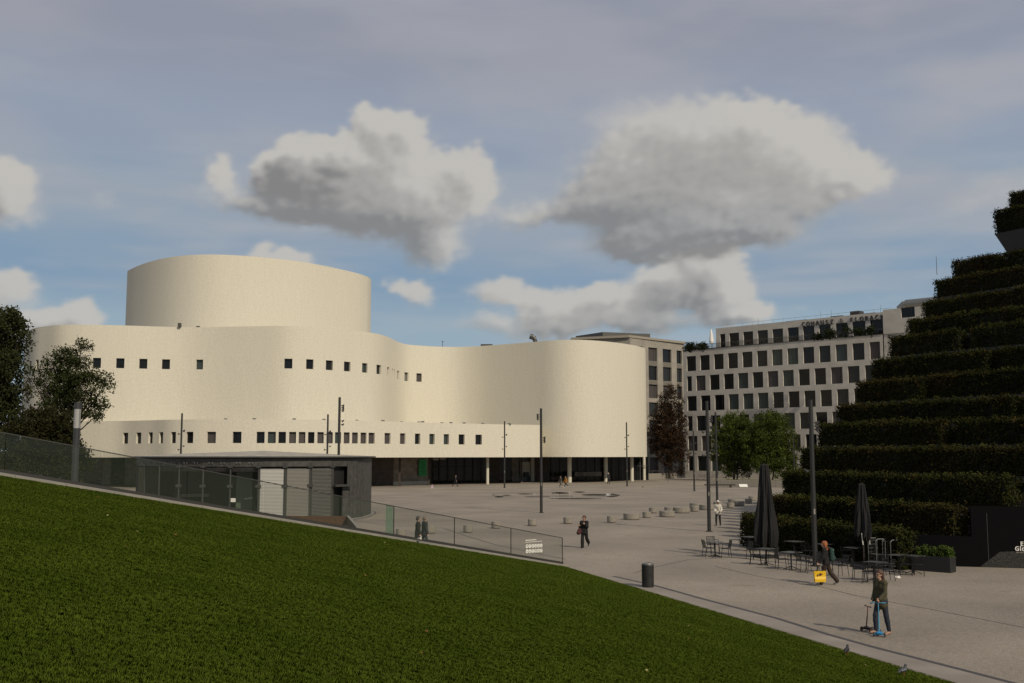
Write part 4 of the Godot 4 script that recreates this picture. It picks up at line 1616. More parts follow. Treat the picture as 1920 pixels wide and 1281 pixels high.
func build_trees() -> void:
	var cl := leaf_cluster(9, 0.34, 0.42, 81)
	var cs := leaf_cluster(9, 0.26, 0.34, 82)
	var g0 := Color(0.018, 0.023, 0.008)
	var g1 := Color(0.042, 0.048, 0.016)
	# tall dark tree at the left edge
	var f := at(-20, 893, 150)
	f.y = 0
	var lb := []
	var U := 150.0 / FL
	for q in [[-20, 610, 3.6], [20, 605, 2.6], [40, 622, 1.6], [-60, 620, 4], [10, 650, 3.2], [25, 690, 2.7], [-20, 680, 4.2], [-80, 690, 4.5], [12, 735, 3.4], [-30, 750, 4.6], [5, 790, 3.6], [-40, 815, 4.2], [-80, 770, 4.5], [10, 840, 3.2], [-30, 870, 3]]:
		lb.append([(q[0] + 10) * U, (853 - q[1]) * U + 4.9, rng.randf_range(-1.5, 1.5), q[2] * 0.82, q[2] * 0.8])
	tree("dark_tree", "tall dark broadleaf tree rising past the left end of the theatre", f, 5.0, 0.42, lb, cl, 11000, g0, g1, 201)
	# the tree in front of the theatre
	f = at(118, 893, 140)
	f.y = 0
	U = 140.0 / FL
	lb = []
	for q in [[138, 650, 1.5], [118, 668, 1.9], [146, 680, 1.7], [90, 680, 1.5], [72, 702, 1.5], [110, 700, 2.4], [148, 708, 2.2], [175, 705, 1.5], [190, 722, 1.3], [60, 718, 1.2], [85, 730, 2.0], [125, 735, 2.6], [165, 740, 2.0], [188, 758, 1.4], [95, 760, 1.9], [130, 770, 2.2], [168, 770, 1.7], [180, 782, 1.1]]:
		lb.append([(q[0] - 120) * U, (853 - q[1]) * U + 4.9, rng.randf_range(-1.4, 1.4), q[2] * 0.86, q[2] * 0.56])
	tree("spreading_tree", "spreading dark green tree standing in front of the left part of the theatre", f, 7.0, 0.3, lb, cs, 3300, g0, Color(0.046, 0.058, 0.018), 202)
	# shrubs below them
	f = at(95, 893, 118)
	f.y = 0
	U = 118.0 / FL
	lb = []
	for q in [[60, 785, 1.5], [90, 790, 1.9], [118, 800, 1.6], [40, 815, 2.0], [75, 825, 2.6], [115, 835, 2.2], [135, 855, 1.5], [150, 850, 0.9], [50, 860, 2.4], [95, 868, 2.4], [130, 880, 1.6], [25, 880, 2.2], [155, 868, 0.8]]:
		lb.append([(q[0] - 95) * U, (853 - q[1]) * U + 4.9, rng.randf_range(-1.2, 1.2), q[2] * 0.86, q[2] * 0.75])
	tree("bushy_tree", "low bushy tree behind the upper glass railing, below the spreading tree", f, 2.0, 0.2, lb, cs, 7000, Color(0.015, 0.018, 0.007), Color(0.036, 0.036, 0.012), 203)
	# two green trees in front of the stone offices
	var gg := "green trees in front of the stone office block"
	for q in [[1378, 202, "left"], [1444, 198, "right"]]:
		f = at(q[0], 900, q[1])
		f.y = 0
		U = q[1] / FL
		lb = []
		var L := [[-22, 790, 1.9], [2, 782, 2.3], [22, 800, 2.4], [-30, 812, 2.0], [0, 815, 3.2], [28, 825, 2.4], [-25, 840, 2.3], [5, 845, 3.0], [30, 852, 2.0], [-10, 868, 1.9], [18, 870, 1.8]]
		if q[2] == "right":
			L = [[-20, 795, 2.0], [0, 782, 2.6], [24, 784, 2.0], [-28, 815, 2.6], [2, 812, 3.4], [30, 810, 2.0], [-20, 840, 2.8], [10, 842, 3.0], [35, 838, 2.0], [42, 860, 1.8], [-15, 862, 2.2], [18, 868, 2.2], [38, 878, 1.3]]
		for e in L:
			lb.append([e[0] * U, (853 - e[1] - 9) * U + 4.9, rng.randf_range(-1.5, 1.5), e[2], e[2] * 0.8])
		tree("plane_tree", "fresh green tree before the stone offices, %s of the two" % q[2], f, 2.2, 0.16, lb, cs, 5600, Color(0.032, 0.048, 0.009), Color(0.084, 0.112, 0.020), 210 + int(q[0]), gg, 3)
	# the russet tree in the gap
	f = at(1256, 893, 222)
	f.y = 0
	U = 222.0 / FL
	lb = []
	for q in [[1262, 738, 1.9], [1250, 752, 2.0], [1272, 758, 1.6], [1256, 775, 2.6], [1240, 785, 2.2], [1270, 790, 2.4], [1234, 808, 2.3], [1254, 812, 3.0], [1272, 820, 2.4], [1240, 832, 2.4], [1262, 842, 2.6], [1274, 852, 2.0], [1250, 860, 2.0], [1272, 880, 1.6], [1232, 850, 1.3]]:
		lb.append([(q[0] - 1256) * U, (853 - q[1]) * U + 4.9, rng.randf_range(-1.5, 1.5), q[2], q[2] * 0.9])
	tree("russet_tree", "red brown autumn tree in the gap between the theatre and the stone offices", f, 3.0, 0.2, lb, cs, 4200, Color(0.020, 0.014, 0.009), Color(0.062, 0.036, 0.019), 230)
	# dark shrubs on the office terrace
	f = at(1578, 631, 199.5)
	lb = [[-3.5, 0.5, 0, 0.8, 0.55], [-1.6, 0.7, 0, 0.9, 0.7], [0.4, 0.9, 0, 0.9, 0.8], [2.3, 0.6, 0, 0.9, 0.6], [4.0, 0.7, 0, 0.8, 0.7]]
	for l in lb:
		l[2] = l[0] * 1.05
	tree("terrace_shrub", "dark leafy shrubs on the roof terrace of the stone office block", f, 0.3, 0.08, lb, cs, 620, Color(0.010, 0.014, 0.007), Color(0.026, 0.036, 0.013), 240)
	f = at(1300, 654, 224)
	tree("terrace_shrub", "low dark shrubs at the left corner of the office roof terrace", f, 0.2, 0.06, [[-1, 0.5, -1, 0.9, 0.6], [0.4, 0.5, 0.4, 0.9, 0.55], [1.8, 0.4, 1.8, 0.9, 0.5]], cs, 420, Color(0.012, 0.016, 0.008), Color(0.03, 0.04, 0.016), 241)

# ---------- the glass pavilion
func build_pavilion() -> void:
	var t := thing("glass_pavilion", "low curved glass and louvre pavilion in the square, with a shallow grey roof", "pavilion")
	var e := [[255, 90.0], [257, 87.0], [272, 84.8], [299, 82.9], [336, 81.5], [381, 80.6], [432, 80.2], [485, 80.2], [535, 80.6], [582, 81.4], [624, 82.5], [652, 83.6], [668, 84.4], [682, 86.0]]
	var P := []
	for q in e:
		var p := at(q[0], 890, q[1])
		P.append(Vector2(p.x, p.z))
	var back := [Vector2(P[-1].x + 0.1, -90.0), Vector2(P[-1].x - 3, -95.5), Vector2((P[-1].x + P[0].x) * 0.5, -97.5), Vector2(P[0].x + 3, -95.5), Vector2(P[0].x + 0.2, -92.0)]
	var H := 4.42
	var st := S()
	var ring := PackedVector2Array()
	for v in P + back:
		ring.append(v)
	var c := Vector2.ZERO
	for v in ring:
		c += v / ring.size()
	var out := PackedVector2Array()
	for v in ring:
		out.append(v + (v - c).normalized() * 0.35)
	# roof: shallow dome with a thick edge
	var n := out.size()
	var edge := S()
	for i in n:
		var a := out[i]
		var b := out[(i + 1) % n]
		var A := Vector3(a.x, 4.78, a.y)
		var B := Vector3(b.x, 4.78, b.y)
		quad(edge, A - UP * 0.1, B - UP * 0.1, B, A)
		var m0 := A.lerp(Vector3(c.x, 5.12, c.y), 0.5) + UP * 0.07
		var m1 := B.lerp(Vector3(c.x, 5.12, c.y), 0.5) + UP * 0.07
		if (B - A).cross(m1 - A).y > 0:
			quad(st, A, B, m1, m0)
			tri(st, m0, m1, Vector3(c.x + 1, 5.22, c.y))
		else:
			quad(st, A, m0, m1, B)
			tri(st, m0, Vector3(c.x + 1, 5.22, c.y), m1)
	sheet(edge, out, 4.68, true)
	obj("roof_edge", edge, M.mullion, obj("roof", st, M.zinc, t))
	st = S()
	sheet(st, out, 0.006)
	obj("floor", st, M.concrete, t)
	st = S()
	wall(st, P, 4.02, 4.62)
	obj("fascia_beam", st, M.cladding, t)
	st = S()
	wall(st, back + [P[0]], 0.0, 4.62)
	wall(st, [P[-1], back[0]], 0.0, 4.62)
	obj("back_wall", st, M.cladding, t)
	# inside: a dark core, a greenish glass lift shaft, a low counter
	st = S()
	bx(st, Vector3(c.x - 1.5, 2.3, c.y - 1.5), Vector3(9.5, 4.6, 2.5))
	obj("inner_core", st, M.black, t)
	var q1 := at(462, 900, 83.5)
	st = S()
	bx(st, Vector3(q1.x, 2.0, q1.z), Vector3(1.25, 4.0, 1.2))
	obj("lift_shaft", st, mat(0.22, 0.28, 0.21, 0.4), t)
	q1 = at(362, 905, 84.0)
	st = S()
	bx(st, Vector3(q1.x, 1.75, q1.z), Vector3(2.6, 0.22, 0.3))
	bx(st, Vector3(q1.x - 1.1, 0.9, q1.z), Vector3(0.35, 1.8, 0.3))
	obj("inner_portal", st, M.concrete, t)
	for i in P.size():
		if i == 0 or i == 13 or i == 12:
			continue
		st = S()
		var m := Vector3(P[i].x, 2.02, P[i].y)
		cyl(st, m - UP * 2.02, m + UP * 2.3, 0.07, 0.07, 8)
		obj("mullion", st, M.mullion, t)
		if i >= 4 and i <= 10:
			st = S()
			bx(st, m + Vector3(0, 0.55, 0.1), Vector3(0.42, 0.2, 0.12))
			obj("clamp", st, M.mullion, t)
			st = S()
			bx(st, m + Vector3(0, 2.0, 0.1), Vector3(0.36, 0.18, 0.14))
			obj("bracket", st, M.mullion, t)
	for i in P.size() - 1:
		var a := Vector3(P[i].x, 0, P[i].y)
		var b := Vector3(P[i + 1].x, 0, P[i + 1].y)
		var x := (b - a).normalized()
		var N := x.cross(UP)
		var w := a.distance_to(b)
		var m := (a + b) * 0.5
		if i in [7, 8, 9]:
			# louvres: real slats, the first bay turned open to the light
			var tilt: float = [-0.15, 0.42, 0.9][i - 7]
			var pan := Node3D.new()
			pan.name = "louvre_panel" if i == 7 else "louvre_panel_%03d" % (i - 7)
			t.add_child(pan)
			st = S()
			var k := 0.16
			var SBs := Basis(x, UP, N) * Basis(Vector3.RIGHT, tilt)
			while k < 3.86:
				bx(st, m + UP * k + N * 0.03, Vector3(w - 0.2, 0.082, 0.014), SBs)
				k += 0.103
			var sl := obj("slats", st, M.louvre, pan)
			sl.set_meta("kind", "stuff")
			st = S()
			bx(st, m + UP * 2.0 - N * 0.07, Vector3(w - 0.2, 3.8, 0.02), Basis(x, UP, N))
			obj("backing", st, M.cladding, pan)
			for s in [-1, 1]:
				st = S()
				bx(st, m + x * s * (w * 0.5 - 0.09) + UP * 1.98 + N * 0.02, Vector3(0.06, 3.84, 0.1), Basis(x, UP, N))
				obj("side_rail", st, M.mullion, pan)
		elif i < 7:
			st = S()
			bx(st, m + UP * 2.0, Vector3(w - 0.14, 3.9, 0.03), Basis(x, UP, N))
			obj("glass_pane", st, M.pane_clear, t)
			if i >= 3:
				st = S()
				bx(st, m + UP * 3.82 - N * 0.15, Vector3(w - 0.14, 0.34, 0.08), Basis(x, UP, N))
				obj("blind_box", st, M.cladding, t)
			st = S()
			for s in [-0.28, -0.16, 0.16, 0.28]:
				cyl(st, m + x * w * s + UP * 4.3 + N * 0.02, m + x * w * s + UP * 4.3 + N * 0.1, 0.06, 0.06, 8)
			obj("bolt_row", st, M.steel, t)
		elif i == 10:
			st = S()
			bx(st, m + UP * 2.0 - N * 0.5, Vector3(w, 4.0, 0.1), Basis(x, UP, N))
			obj("door", st, M.black, t)
			st = S()
			bx(st, m + UP * 2.55 + N * 0.15, Vector3(w + 0.2, 0.16, 0.7), Basis(x, UP, N))
			obj("door_canopy", st, M.mullion, t)
			st = S()
			bx(st, m + UP * 1.25 + x * w * 0.32, Vector3(w * 0.36, 2.5, 0.12), Basis(x, UP, N))
			obj("door_leaf", st, M.cladding, t)
		else:
			st = S()
			for s in 5:
				bx(st, a.lerp(b, (s + 0.5) / 5.0) + UP * 2.02, Vector3(w / 5.0 - 0.015, 4.0, 0.07 + 0.02 * (s % 2)), Basis(x, UP, N))
			obj("cladding_boards", st, M.cladding, t)
	st = S()
	var lb := gp(437, 945)
	var lp := at(437, 938, 80.0)
	bx(st, lp + Vector3(0, 0, 0), Vector3(0.36, 0.28, 0.02))
	obj("door_notice", st, M.white, t)
	# pale kerb ring on the ground round its near side
	st = S()
	var rp := []
	for q in [[560, 990], [620, 983], [660, 974], [690, 966], [700, 961], [694, 957.5], [680, 956]]:
		rp.append(gp(q[0], q[1]))
	ribbon(st, rp, 0.7, 0.009)
	struct("pavilion_kerb", st, M.kerb)
	st = S()
	rp = []
	for q in [[655, 977], [690, 970], [704, 963.5], [702, 959], [690, 956.5]]:
		rp.append(gp(q[0], q[1]))
	ribbon(st, rp, 0.14, 0.013)
	struct("paving_joint", st, M.drain)
	# rusty steel parapet of the ramp in front of it
	var r := thing("rusty_parapet", "low rust stained steel parapet with a pale coping, in front of the pavilion", "parapet")
	st = S()
	var g0 := gp(520, 984)
	var g1 := gp(652, 985)
	var g2 := gp(672, 1012)
	var hh := 0.62
	for s in [[g0, g1], [g1, g2]]:
		var m: Vector3 = (s[0] + s[1]) * 0.5
		var x: Vector3 = (s[1] - s[0]).normalized()
		bx(st, m + UP * hh * 0.5, Vector3(s[0].distance_to(s[1]), hh, 0.1), Basis(x, UP, x.cross(UP)))
	obj("steel_plate", st, M.corten, r)
	st = S()
	bar(st, g1 + UP * (hh + 0.02), g2 + UP * (hh + 0.02), 0.16, 0.05)
	obj("coping", st, M.kerb, r)
	st = S()
	var gm := gp(560, 1000)
	quad(st, gp(540, 990, 0.02), gp(640, 1004, 0.02), gp(606, 985, 0.5), gp(540, 983, 0.5))
	obj("green_sheet", st, mat(0.05, 0.10, 0.055, 0.5), r)

# ---------- things standing on the square
func make_pole(where: Vector3, h: float, r: float, label: String, turn: float, spots: Array, group := "tall dark light poles on the square") -> void:
	var t := thing("light_pole", label, "light pole", where, turn, group)
	var st := S()
	cyl(st, Vector3.ZERO, Vector3(0, h * 0.45, 0), r * 1.12, r * 1.06, 12)
	cyl(st, Vector3(0, h * 0.45, 0), Vector3(0, h, 0), r * 0.98, r * 0.92, 12)
	obj("shaft", st, M.pole, t)
	st = S()
	cyl(st, Vector3(0, 0.0, 0), Vector3(0, 0.05, 0), r * 1.9, r * 1.9, 14)
	obj("foot_plate", st, M.pole, t)
	for s in spots:
		# small floodlights in a stack: height as a share of the pole, side
		st = S()
		var a := Vector3(s[1] * (r + 0.02), h * s[0], 0)
		cyl(st, a, a + Vector3(s[1] * 0.10, 0.02, 0), 0.03, 0.03, 6)
		cyl(st, a + Vector3(s[1] * 0.10, -0.06, 0), a + Vector3(s[1] * 0.24, 0.07, 0), 0.075, 0.045, 8)
		obj("floodlight", st, M.pole, t)
	st = S()
	bx(st, Vector3(0, 2.4, r * 1.0), Vector3(r * 0.7, 0.24, 0.03))
	obj("sticker", st, M.concrete, t)

func build_square() -> void:
	# light poles: foot, top
	var sp := [[0.93, 1], [0.915, 1], [0.9, 1], [0.885, 1]]
	var sq := [[0.87, 1], [0.855, 1], [0.84, 1]]
	var sr := [[0.94, -1], [0.925, -1], [0.91, -1], [0.895, -1], [0.72, 1], [0.705, 1], [0.69, 1], [0.675, 1]]
	var ss := [[0.8, 1], [0.79, 1], [0.76, -1], [0.62, 1], [0.58, -1]]
	for q in [[633, 970, 745, 0.108, "light pole standing at the right end of the glass pavilion", sp + [[0.8, 1], [0.77, 1]]], [1015, 962, 766, 0.108, "light pole in front of the right end of the low theatre wing", sr], [946, 915, 790, 0.108, "thinner light pole behind the fountain, left of the round end of the theatre", ss],
			[1176, 912, 792, 0.108, "light pole before the columns at the right end of the theatre", ss], [1330, 997, 752, 0.108, "light pole beside the person in the white jacket", sq + ss], [1345, 944, 773, 0.108, "light pole standing behind the person in the white jacket", ss],
			[1302, 921, 808, 0.108, "short looking light pole at the left corner of the stone offices", ss], [1529, 1062, 750, 0.108, "tall light pole among the cafe tables in front of the hedges", [[0.86, 1], [0.84, 1], [0.82, 1], [0.57, -1]]], [336, 938, 775, 0.108, "light pole behind the left part of the pavilion roof", ss], [612, 936, 777, 0.108, "light pole behind the right part of the pavilion roof", ss], [1490, 905, 815, 0.108, "thin light pole behind the right green tree", []]]:
		var f := gp(q[0], q[1])
		var h := at(q[0], q[2], -f.z).y
		make_pole(f, h, q[3], q[4], 0.0, q[5])
	# column lamp by the railing
	var f := at(139.5, 905, 52)
	f.y = 0
	var t := thing("column_lamp", "thick round column lamp with a pale cylindrical diffuser, behind the upper glass railing", "lamp", f)
	var y1 := at(143, 755, 52).y
	var y2 := at(143, 767, 52).y
	var y3 := at(143, 803, 52).y
	var st := S()
	cyl(st, Vector3.ZERO, Vector3(0, y3, 0), 0.165, 0.15, 20)
	obj("shaft", st, M.lamp_grey, t)
	st = S()
	cyl(st, Vector3(0, y3, 0), Vector3(0, y2, 0), 0.15, 0.15, 20)
	obj("diffuser", st, M.diffuser, t)
	st = S()
	cyl(st, Vector3(0, y2, 0), Vector3(0, y1, 0), 0.165, 0.165, 20)
	obj("lamp_cap", st, M.lamp_grey, t)
	st = S()
	for k in 3:
		var a := k * TAU / 3 + 0.5
		bar(st, Vector3(cos(a) * 0.155, y3, sin(a) * 0.155), Vector3(cos(a) * 0.155, y2, sin(a) * 0.155), 0.02, 0.02)
	obj("diffuser_rods", st, M.steel, t)
	# round concrete seats: centre, foot line, width
	var seats := [[750.5, 1007, 18, "small round concrete seat seen through the glass beside the walking couple, on their left"], [806, 1001, 21, "round concrete seat half hidden by the walking couple behind the glass"], [877, 999.5, 17, "small round concrete seat seen whole through the lower glass railing"], [930, 991.7, 17.5, "small round concrete seat crossing the top line of the glass railing"],
		[998.5, 987, 17, "small round concrete seat just beyond the glass railing, below the nearer fountain pole"], [1065.5, 982.8, 17, "small round concrete seat left of the woman dressed in black"], [1147.5, 980.6, 16.5, "small round concrete seat right of the woman dressed in black"], [1186.3, 975.4, 31, "wide drum shaped concrete seat nearest to the woman in black"],
		[1214, 971.6, 16, "small round seat between the two nearest wide drum seats"], [1225.5, 962.6, 15, "small round seat behind the nearest pair of wide drum seats"], [1253, 970.2, 29, "second wide drum seat along the row, in front of a hidden one"], [1258, 962, 21, "drum seat mostly hidden behind the second wide drum seat"],
		[1280, 962.6, 32, "third wide drum seat along the row, left of the poles"], [1308, 953.6, 25, "drum seat behind the small seat left of the pole"], [1304, 959.8, 15.6, "small round seat left of the pole, in front of a wider one"], [1328, 957, 28, "wide drum seat crossed by the pole beside the person in white"],
		[1347, 950.5, 15, "round seat hidden behind the person in the white jacket"], [1379.7, 945.2, 24, "wide drum seat at the back of the far cluster"], [1371.5, 952.8, 13.8, "small round seat at the left of the far cluster"], [1388, 949.3, 20, "drum seat at the right of the far cluster"], [1405, 944.6, 13, "small round seat left of the tall furled parasol"], [1413, 939.3, 15, "farthest round seat, touching the furled parasol in view"]]
	var proto: Node3D = null
	rng.seed = 31
	for s in seats:
		var p := gp(s[0], s[1])
		var r: float = s[2] / 2.0 * -p.z / FL
		p.z -= r
		var o := thing("concrete_seat", s[3], "concrete seat", p, rng.randf() * TAU, "round concrete seats in a curving row")
		st = S()
		var h := 0.47
		var pr := [Vector2(r - 0.07, 0.0), Vector2(r - 0.07, 0.035), Vector2(r - 0.01, 0.045), Vector2(r, 0.07), Vector2(r, h - 0.025), Vector2(r - 0.008, h - 0.007), Vector2(r - 0.03, h), Vector2(0.0, h)]
		lathe(st, pr, 28)
		obj("drum", st, M.concrete, o)
	# fountain set flush in the paving: a ring, wet patches and small jets
	var fo := thing("fountain", "flush round fountain with wet dark paving and thin water jets", "fountain")
	var ca := gp(1042, 928)
	var rx := (gp(1161, 928).x - gp(925, 928).x) * 0.5
	st = S()
	var ring := []
	for i in 49:
		var a := TAU * i / 48
		ring.append(Vector3(ca.x + cos(a) * rx, 0, ca.z + sin(a) * rx * 1.15))
	ribbon(st, ring, 0.22, 0.008)
	obj("ring_channel", st, M.drain, fo)
	rng.seed = 88
	for q in [[1049, 924.6, 16, 2.0, M.wet], [1086, 923, 11, 1.2, M.wet], [1124, 928.6, 36, 2.2, M.damp], [1148, 928.0, 12, 3.2, M.wet], [1118, 928.2, 30, 1.2, M.wet], [1075, 935.3, 56, 0.9, M.wet], [950, 928.8, 9, 0.8, M.wet], [936, 932.0, 9, 1.2, M.wet], [985, 926.6, 14, 0.9, M.wet], [1055, 930.5, 20, 1.2, M.damp], [1010, 931.5, 30, 1.5, M.damp], [1145, 931.5, 9, 1.0, M.wet]]:
		var p := gp(q[0], q[1])
		var hx: float = q[2] * -p.z / FL
		var hz: float = absf(gp(q[0], q[1] - q[3]).z - gp(q[0], q[1] + q[3]).z) * 0.5
		var poly := PackedVector2Array()
		for i in 22:
			var a := TAU * i / 22
			var k := rng.randf_range(0.72, 1.1)
			poly.append(Vector2(p.x + cos(a) * hx * k, p.z + sin(a) * hz * k))
		st = S()
		sheet(st, poly, 0.012 + rng.randf() * 0.006)
		obj("wet_patch", st, q[4], fo)
	var water := mat(0.75, 0.76, 0.76, 0.3)
	for q in [[1040.5, 936, 922], [1068, 935, 920], [1046, 934, 926], [1002, 932, 924], [1140, 930.5, 926]]:
		var p := gp(q[0], q[1])
		st = S()
		var h: float = (q[1] - q[2]) * -p.z / FL
		rng.seed = int(q[0])
		cyl(st, p, p + UP * h, 0.008, 0.005, 6)
		for k in 14:
			ball(st, p + Vector3(rng.randf_range(-0.16, 0.16), h * rng.randf_range(0.1, 1.02), rng.randf_range(-0.16, 0.16)), Vector3.ONE * rng.randf_range(0.006, 0.016), 6)
		if q[0] == 1140:
			for k in 40:
				ball(st, p + Vector3(rng.randf_range(-0.3, 0.3), rng.randf_range(0.0, 0.3), rng.randf_range(-0.3, 0.3)), Vector3.ONE * rng.randf_range(0.02, 0.05), 6)
		obj("water_jet", st, water, fo)
	# litter bin
	var bp := gp(1215, 1101)
	var b := thing("litter_bin", "round dark grey litter bin with a steel rim, at the foot of the lawn", "litter bin", bp)
	st = S()
	lathe(st, [Vector2(0.2, 0), Vector2(0.225, 0.03), Vector2(0.228, 0.8), Vector2(0.22, 0.82)], 28)
	lathe(st, [Vector2(0.0, 0.3), Vector2(0.15, 0.3)], 28)
	obj("bin_body", st, M.bin, b)
	st = S()
	lathe(st, [Vector2(0.222, 0.81), Vector2(0.228, 0.85), Vector2(0.205, 0.885), Vector2(0.14, 0.89), Vector2(0.135, 0.84), Vector2(0.15, 0.3)], 28)
	obj("rim", st, M.steel, b)
	st = S()
	bx(st, Vector3(0.06, 0.5, 0.235), Vector3(0.1, 0.06, 0.012))
	obj("lock_plate", st, M.pole, b)
	# low planting wall before the offices, with a dark bench and a pale board against it
	var w0 := gp(1332, 912.0)
	var w1 := gp(1476, 914.0)
	var lw := thing("low_wall", "long low stone planting wall in front of the two green trees", "wall")
	st = S()
	var X := (w1 - w0).normalized()
	var WB := Basis(X, UP, X.cross(UP))
	for k in 7:
		var L := w0.distance_to(w1) / 7
		st = S()
		cbx(st, w0 + X * L * (k + 0.5) + UP * 0.5, Vector3(L - 0.02, 1.0, 0.7), 0.03, WB)
		obj("wall_stone", st, M.concrete, lw)
	st = S()
	bx(st, (w0 + w1) * 0.5 - X.cross(UP) * 4.5 + UP * 0.45, Vector3(w0.distance_to(w1) - 0.5, 0.9, 8), WB)
	obj("planting_bed", st, M.soil, lw)
	var be := thing("bench", "low dark bench slab at the left end of the low stone wall", "bench", gp(1350, 914.5))
	st = S()
	cbx(st, Vector3(0, 0.42, 0), Vector3(4.6, 0.16, 0.9), 0.03)
	obj("seat", st, M.frame, be)
	for s in [-1, 1]:
		st = S()
		bx(st, Vector3(s * 1.6, 0.17, 0), Vector3(0.2, 0.34, 0.7))
		obj("leg", st, M.frame, be)
	var bd := thing("pale_board", "small white board lying against the low stone wall", "board", gp(1394, 914.5))
	st = S()
	cbx(st, Vector3(0, 0.3, 0), Vector3(1.25, 0.06, 0.7), 0.02, Basis(Vector3.RIGHT, 0.6))
	obj("board_panel", st, M.white, bd)
	# concrete parapet and rail by the gap
	var pa := thing("gap_parapet", "low concrete parapet with a thin rail in the gap beside the theatre", "parapet")
	var g0 := gp(1212, 898.5)
	var g1 := gp(1268, 897)
	X = (g1 - g0).normalized()
	st = S()
	bx(st, (g0 + g1) * 0.5 + UP * 0.55, Vector3(g0.distance_to(g1), 1.1, 0.4), Basis(X, UP, X.cross(UP)))
	obj("parapet_wall", st, M.concrete, pa)
	st = S()
	bar(st, g0 + UP * 1.6, g1 + UP * 1.6, 0.07, 0.07)
	for k in 6:
		var q := g0.lerp(g1, k / 5.0)
		cyl(st, q + UP * 1.1, q + UP * 1.6, 0.03, 0.03, 5)
	obj("handrail", st, M.steel, pa)
	# a few bicycles leaning at the office front
	var bk := thing("bicycle", "dark bicycle parked at the foot of the stone offices, left of the pole", "bicycle", gp(1313, 898.5) + Vector3(0, 0, 0.5), 0.1, "bicycles parked at the stone offices")
	for s in [-0.52, 0.52]:
		st = S()
		for i in 20:
			var a := TAU * i / 20
			var c := TAU * (i + 1) / 20
			cyl(st, Vector3(s + cos(a) * 0.33, 0.35 + sin(a) * 0.33, 0), Vector3(s + cos(c) * 0.33, 0.35 + sin(c) * 0.33, 0), 0.02, 0.02, 5, false)
		obj("wheel", st, M.black, bk)
	st = S()
	for q in [[-0.52, 0.35, -0.2, 0.85], [-0.52, 0.35, -0.05, 0.35], [-0.05, 0.35, -0.2, 0.9], [-0.05, 0.35, 0.36, 0.85], [-0.17, 0.8, 0.36, 0.85], [0.52, 0.35, 0.34, 0.98]]:
		cyl(st, Vector3(q[0], q[1], 0), Vector3(q[2], q[3], 0), 0.022, 0.022, 6)
	obj("frame", st, M.frame_grey, bk)
	st = S()
	cbx(st, Vector3(-0.22, 0.94, 0), Vector3(0.26, 0.06, 0.14), 0.02)
	obj("saddle", st, M.black, bk)
	st = S()
	cyl(st, Vector3(0.3, 1.02, -0.28), Vector3(0.3, 1.02, 0.28), 0.018, 0.018, 6)
	obj("handlebar", st, M.steel, bk)
	copy(bk, gp(1323, 898.6) + Vector3(0, 0, 0.4), -0.15, "dark bicycle parked at the stone offices, close by the pole")
	copy(bk, gp(1338, 898.8) + Vector3(0, 0, 0.4), 0.2, "dark bicycle parked at the stone offices, just right of the pole")

# ---------- the cafe
func make_chair() -> Node3D:
	var t := thing("cafe_chair", "", "chair")
	var st := S()
	for k in 7:
		cbx(st, Vector3(0, 0.45, -0.19 + k * 0.063), Vector3(0.44, 0.02, 0.05), 0.006)
	for s in [-1, 1]:
		bx(st, Vector3(s * 0.215, 0.44, 0), Vector3(0.02, 0.025, 0.44))
	obj("seat", st, M.furniture, t)
	for q in [[-0.21, 0.2], [0.21, 0.2], [-0.21, -0.2], [0.21, -0.2]]:
		st = S()
		cyl(st, Vector3(q[0] * 1.1, 0, q[1] * 1.25), Vector3(q[0], 0.45, q[1]), 0.012, 0.014, 6)
		obj("leg", st, M.furniture, t)
	st = S()
	var R := 0.17
	for s in [-1, 1]:
		cyl(st, Vector3(s * 0.21, 0.45, -0.2), Vector3(s * 0.21, 0.82, -0.29), 0.013, 0.013, 6)
	cyl(st, Vector3(-0.21, 0.82, -0.29), Vector3(0.21, 0.82, -0.29), 0.013, 0.013, 6)
	for k in 8:
		var x := -0.17 + k * 0.0486
		bar(st, Vector3(x, 0.47, -0.205), Vector3(x, 0.81, -0.287), 0.018, 0.008)
	obj("backrest", st, M.furniture, t)
	for s in [-1, 1]:
		st = S()
		tube(st, [Vector3(s * 0.22, 0.45, 0.2), Vector3(s * 0.23, 0.65, 0.19), Vector3(s * 0.23, 0.67, 0.14), Vector3(s * 0.22, 0.67, -0.25)], 0.012)
		obj("armrest", st, M.furniture, t)
	return t

func make_table(w: float) -> Node3D:
	var t := thing("cafe_table", "", "table")
	var st := S()
	cbx(st, Vector3(0, 0.73, 0), Vector3(w, 0.022, 0.7), 0.006)
	obj("tabletop", st, M.tabletop, t)
	st = S()
	cyl(st, Vector3(0, 0.03, 0), Vector3(0, 0.72, 0), 0.032, 0.032, 10)
	obj("column", st, M.furniture, t)
	for k in 4:
		st = S()
		var a := PI / 4 + k * PI / 2
		var e := Vector3(cos(a), 0, sin(a)) * 0.34
		tube(st, [Vector3(0, 0.14, 0), e * 0.55 + UP * 0.06, e + UP * 0.012], 0.017)
		obj("foot", st, M.furniture, t)
	return t

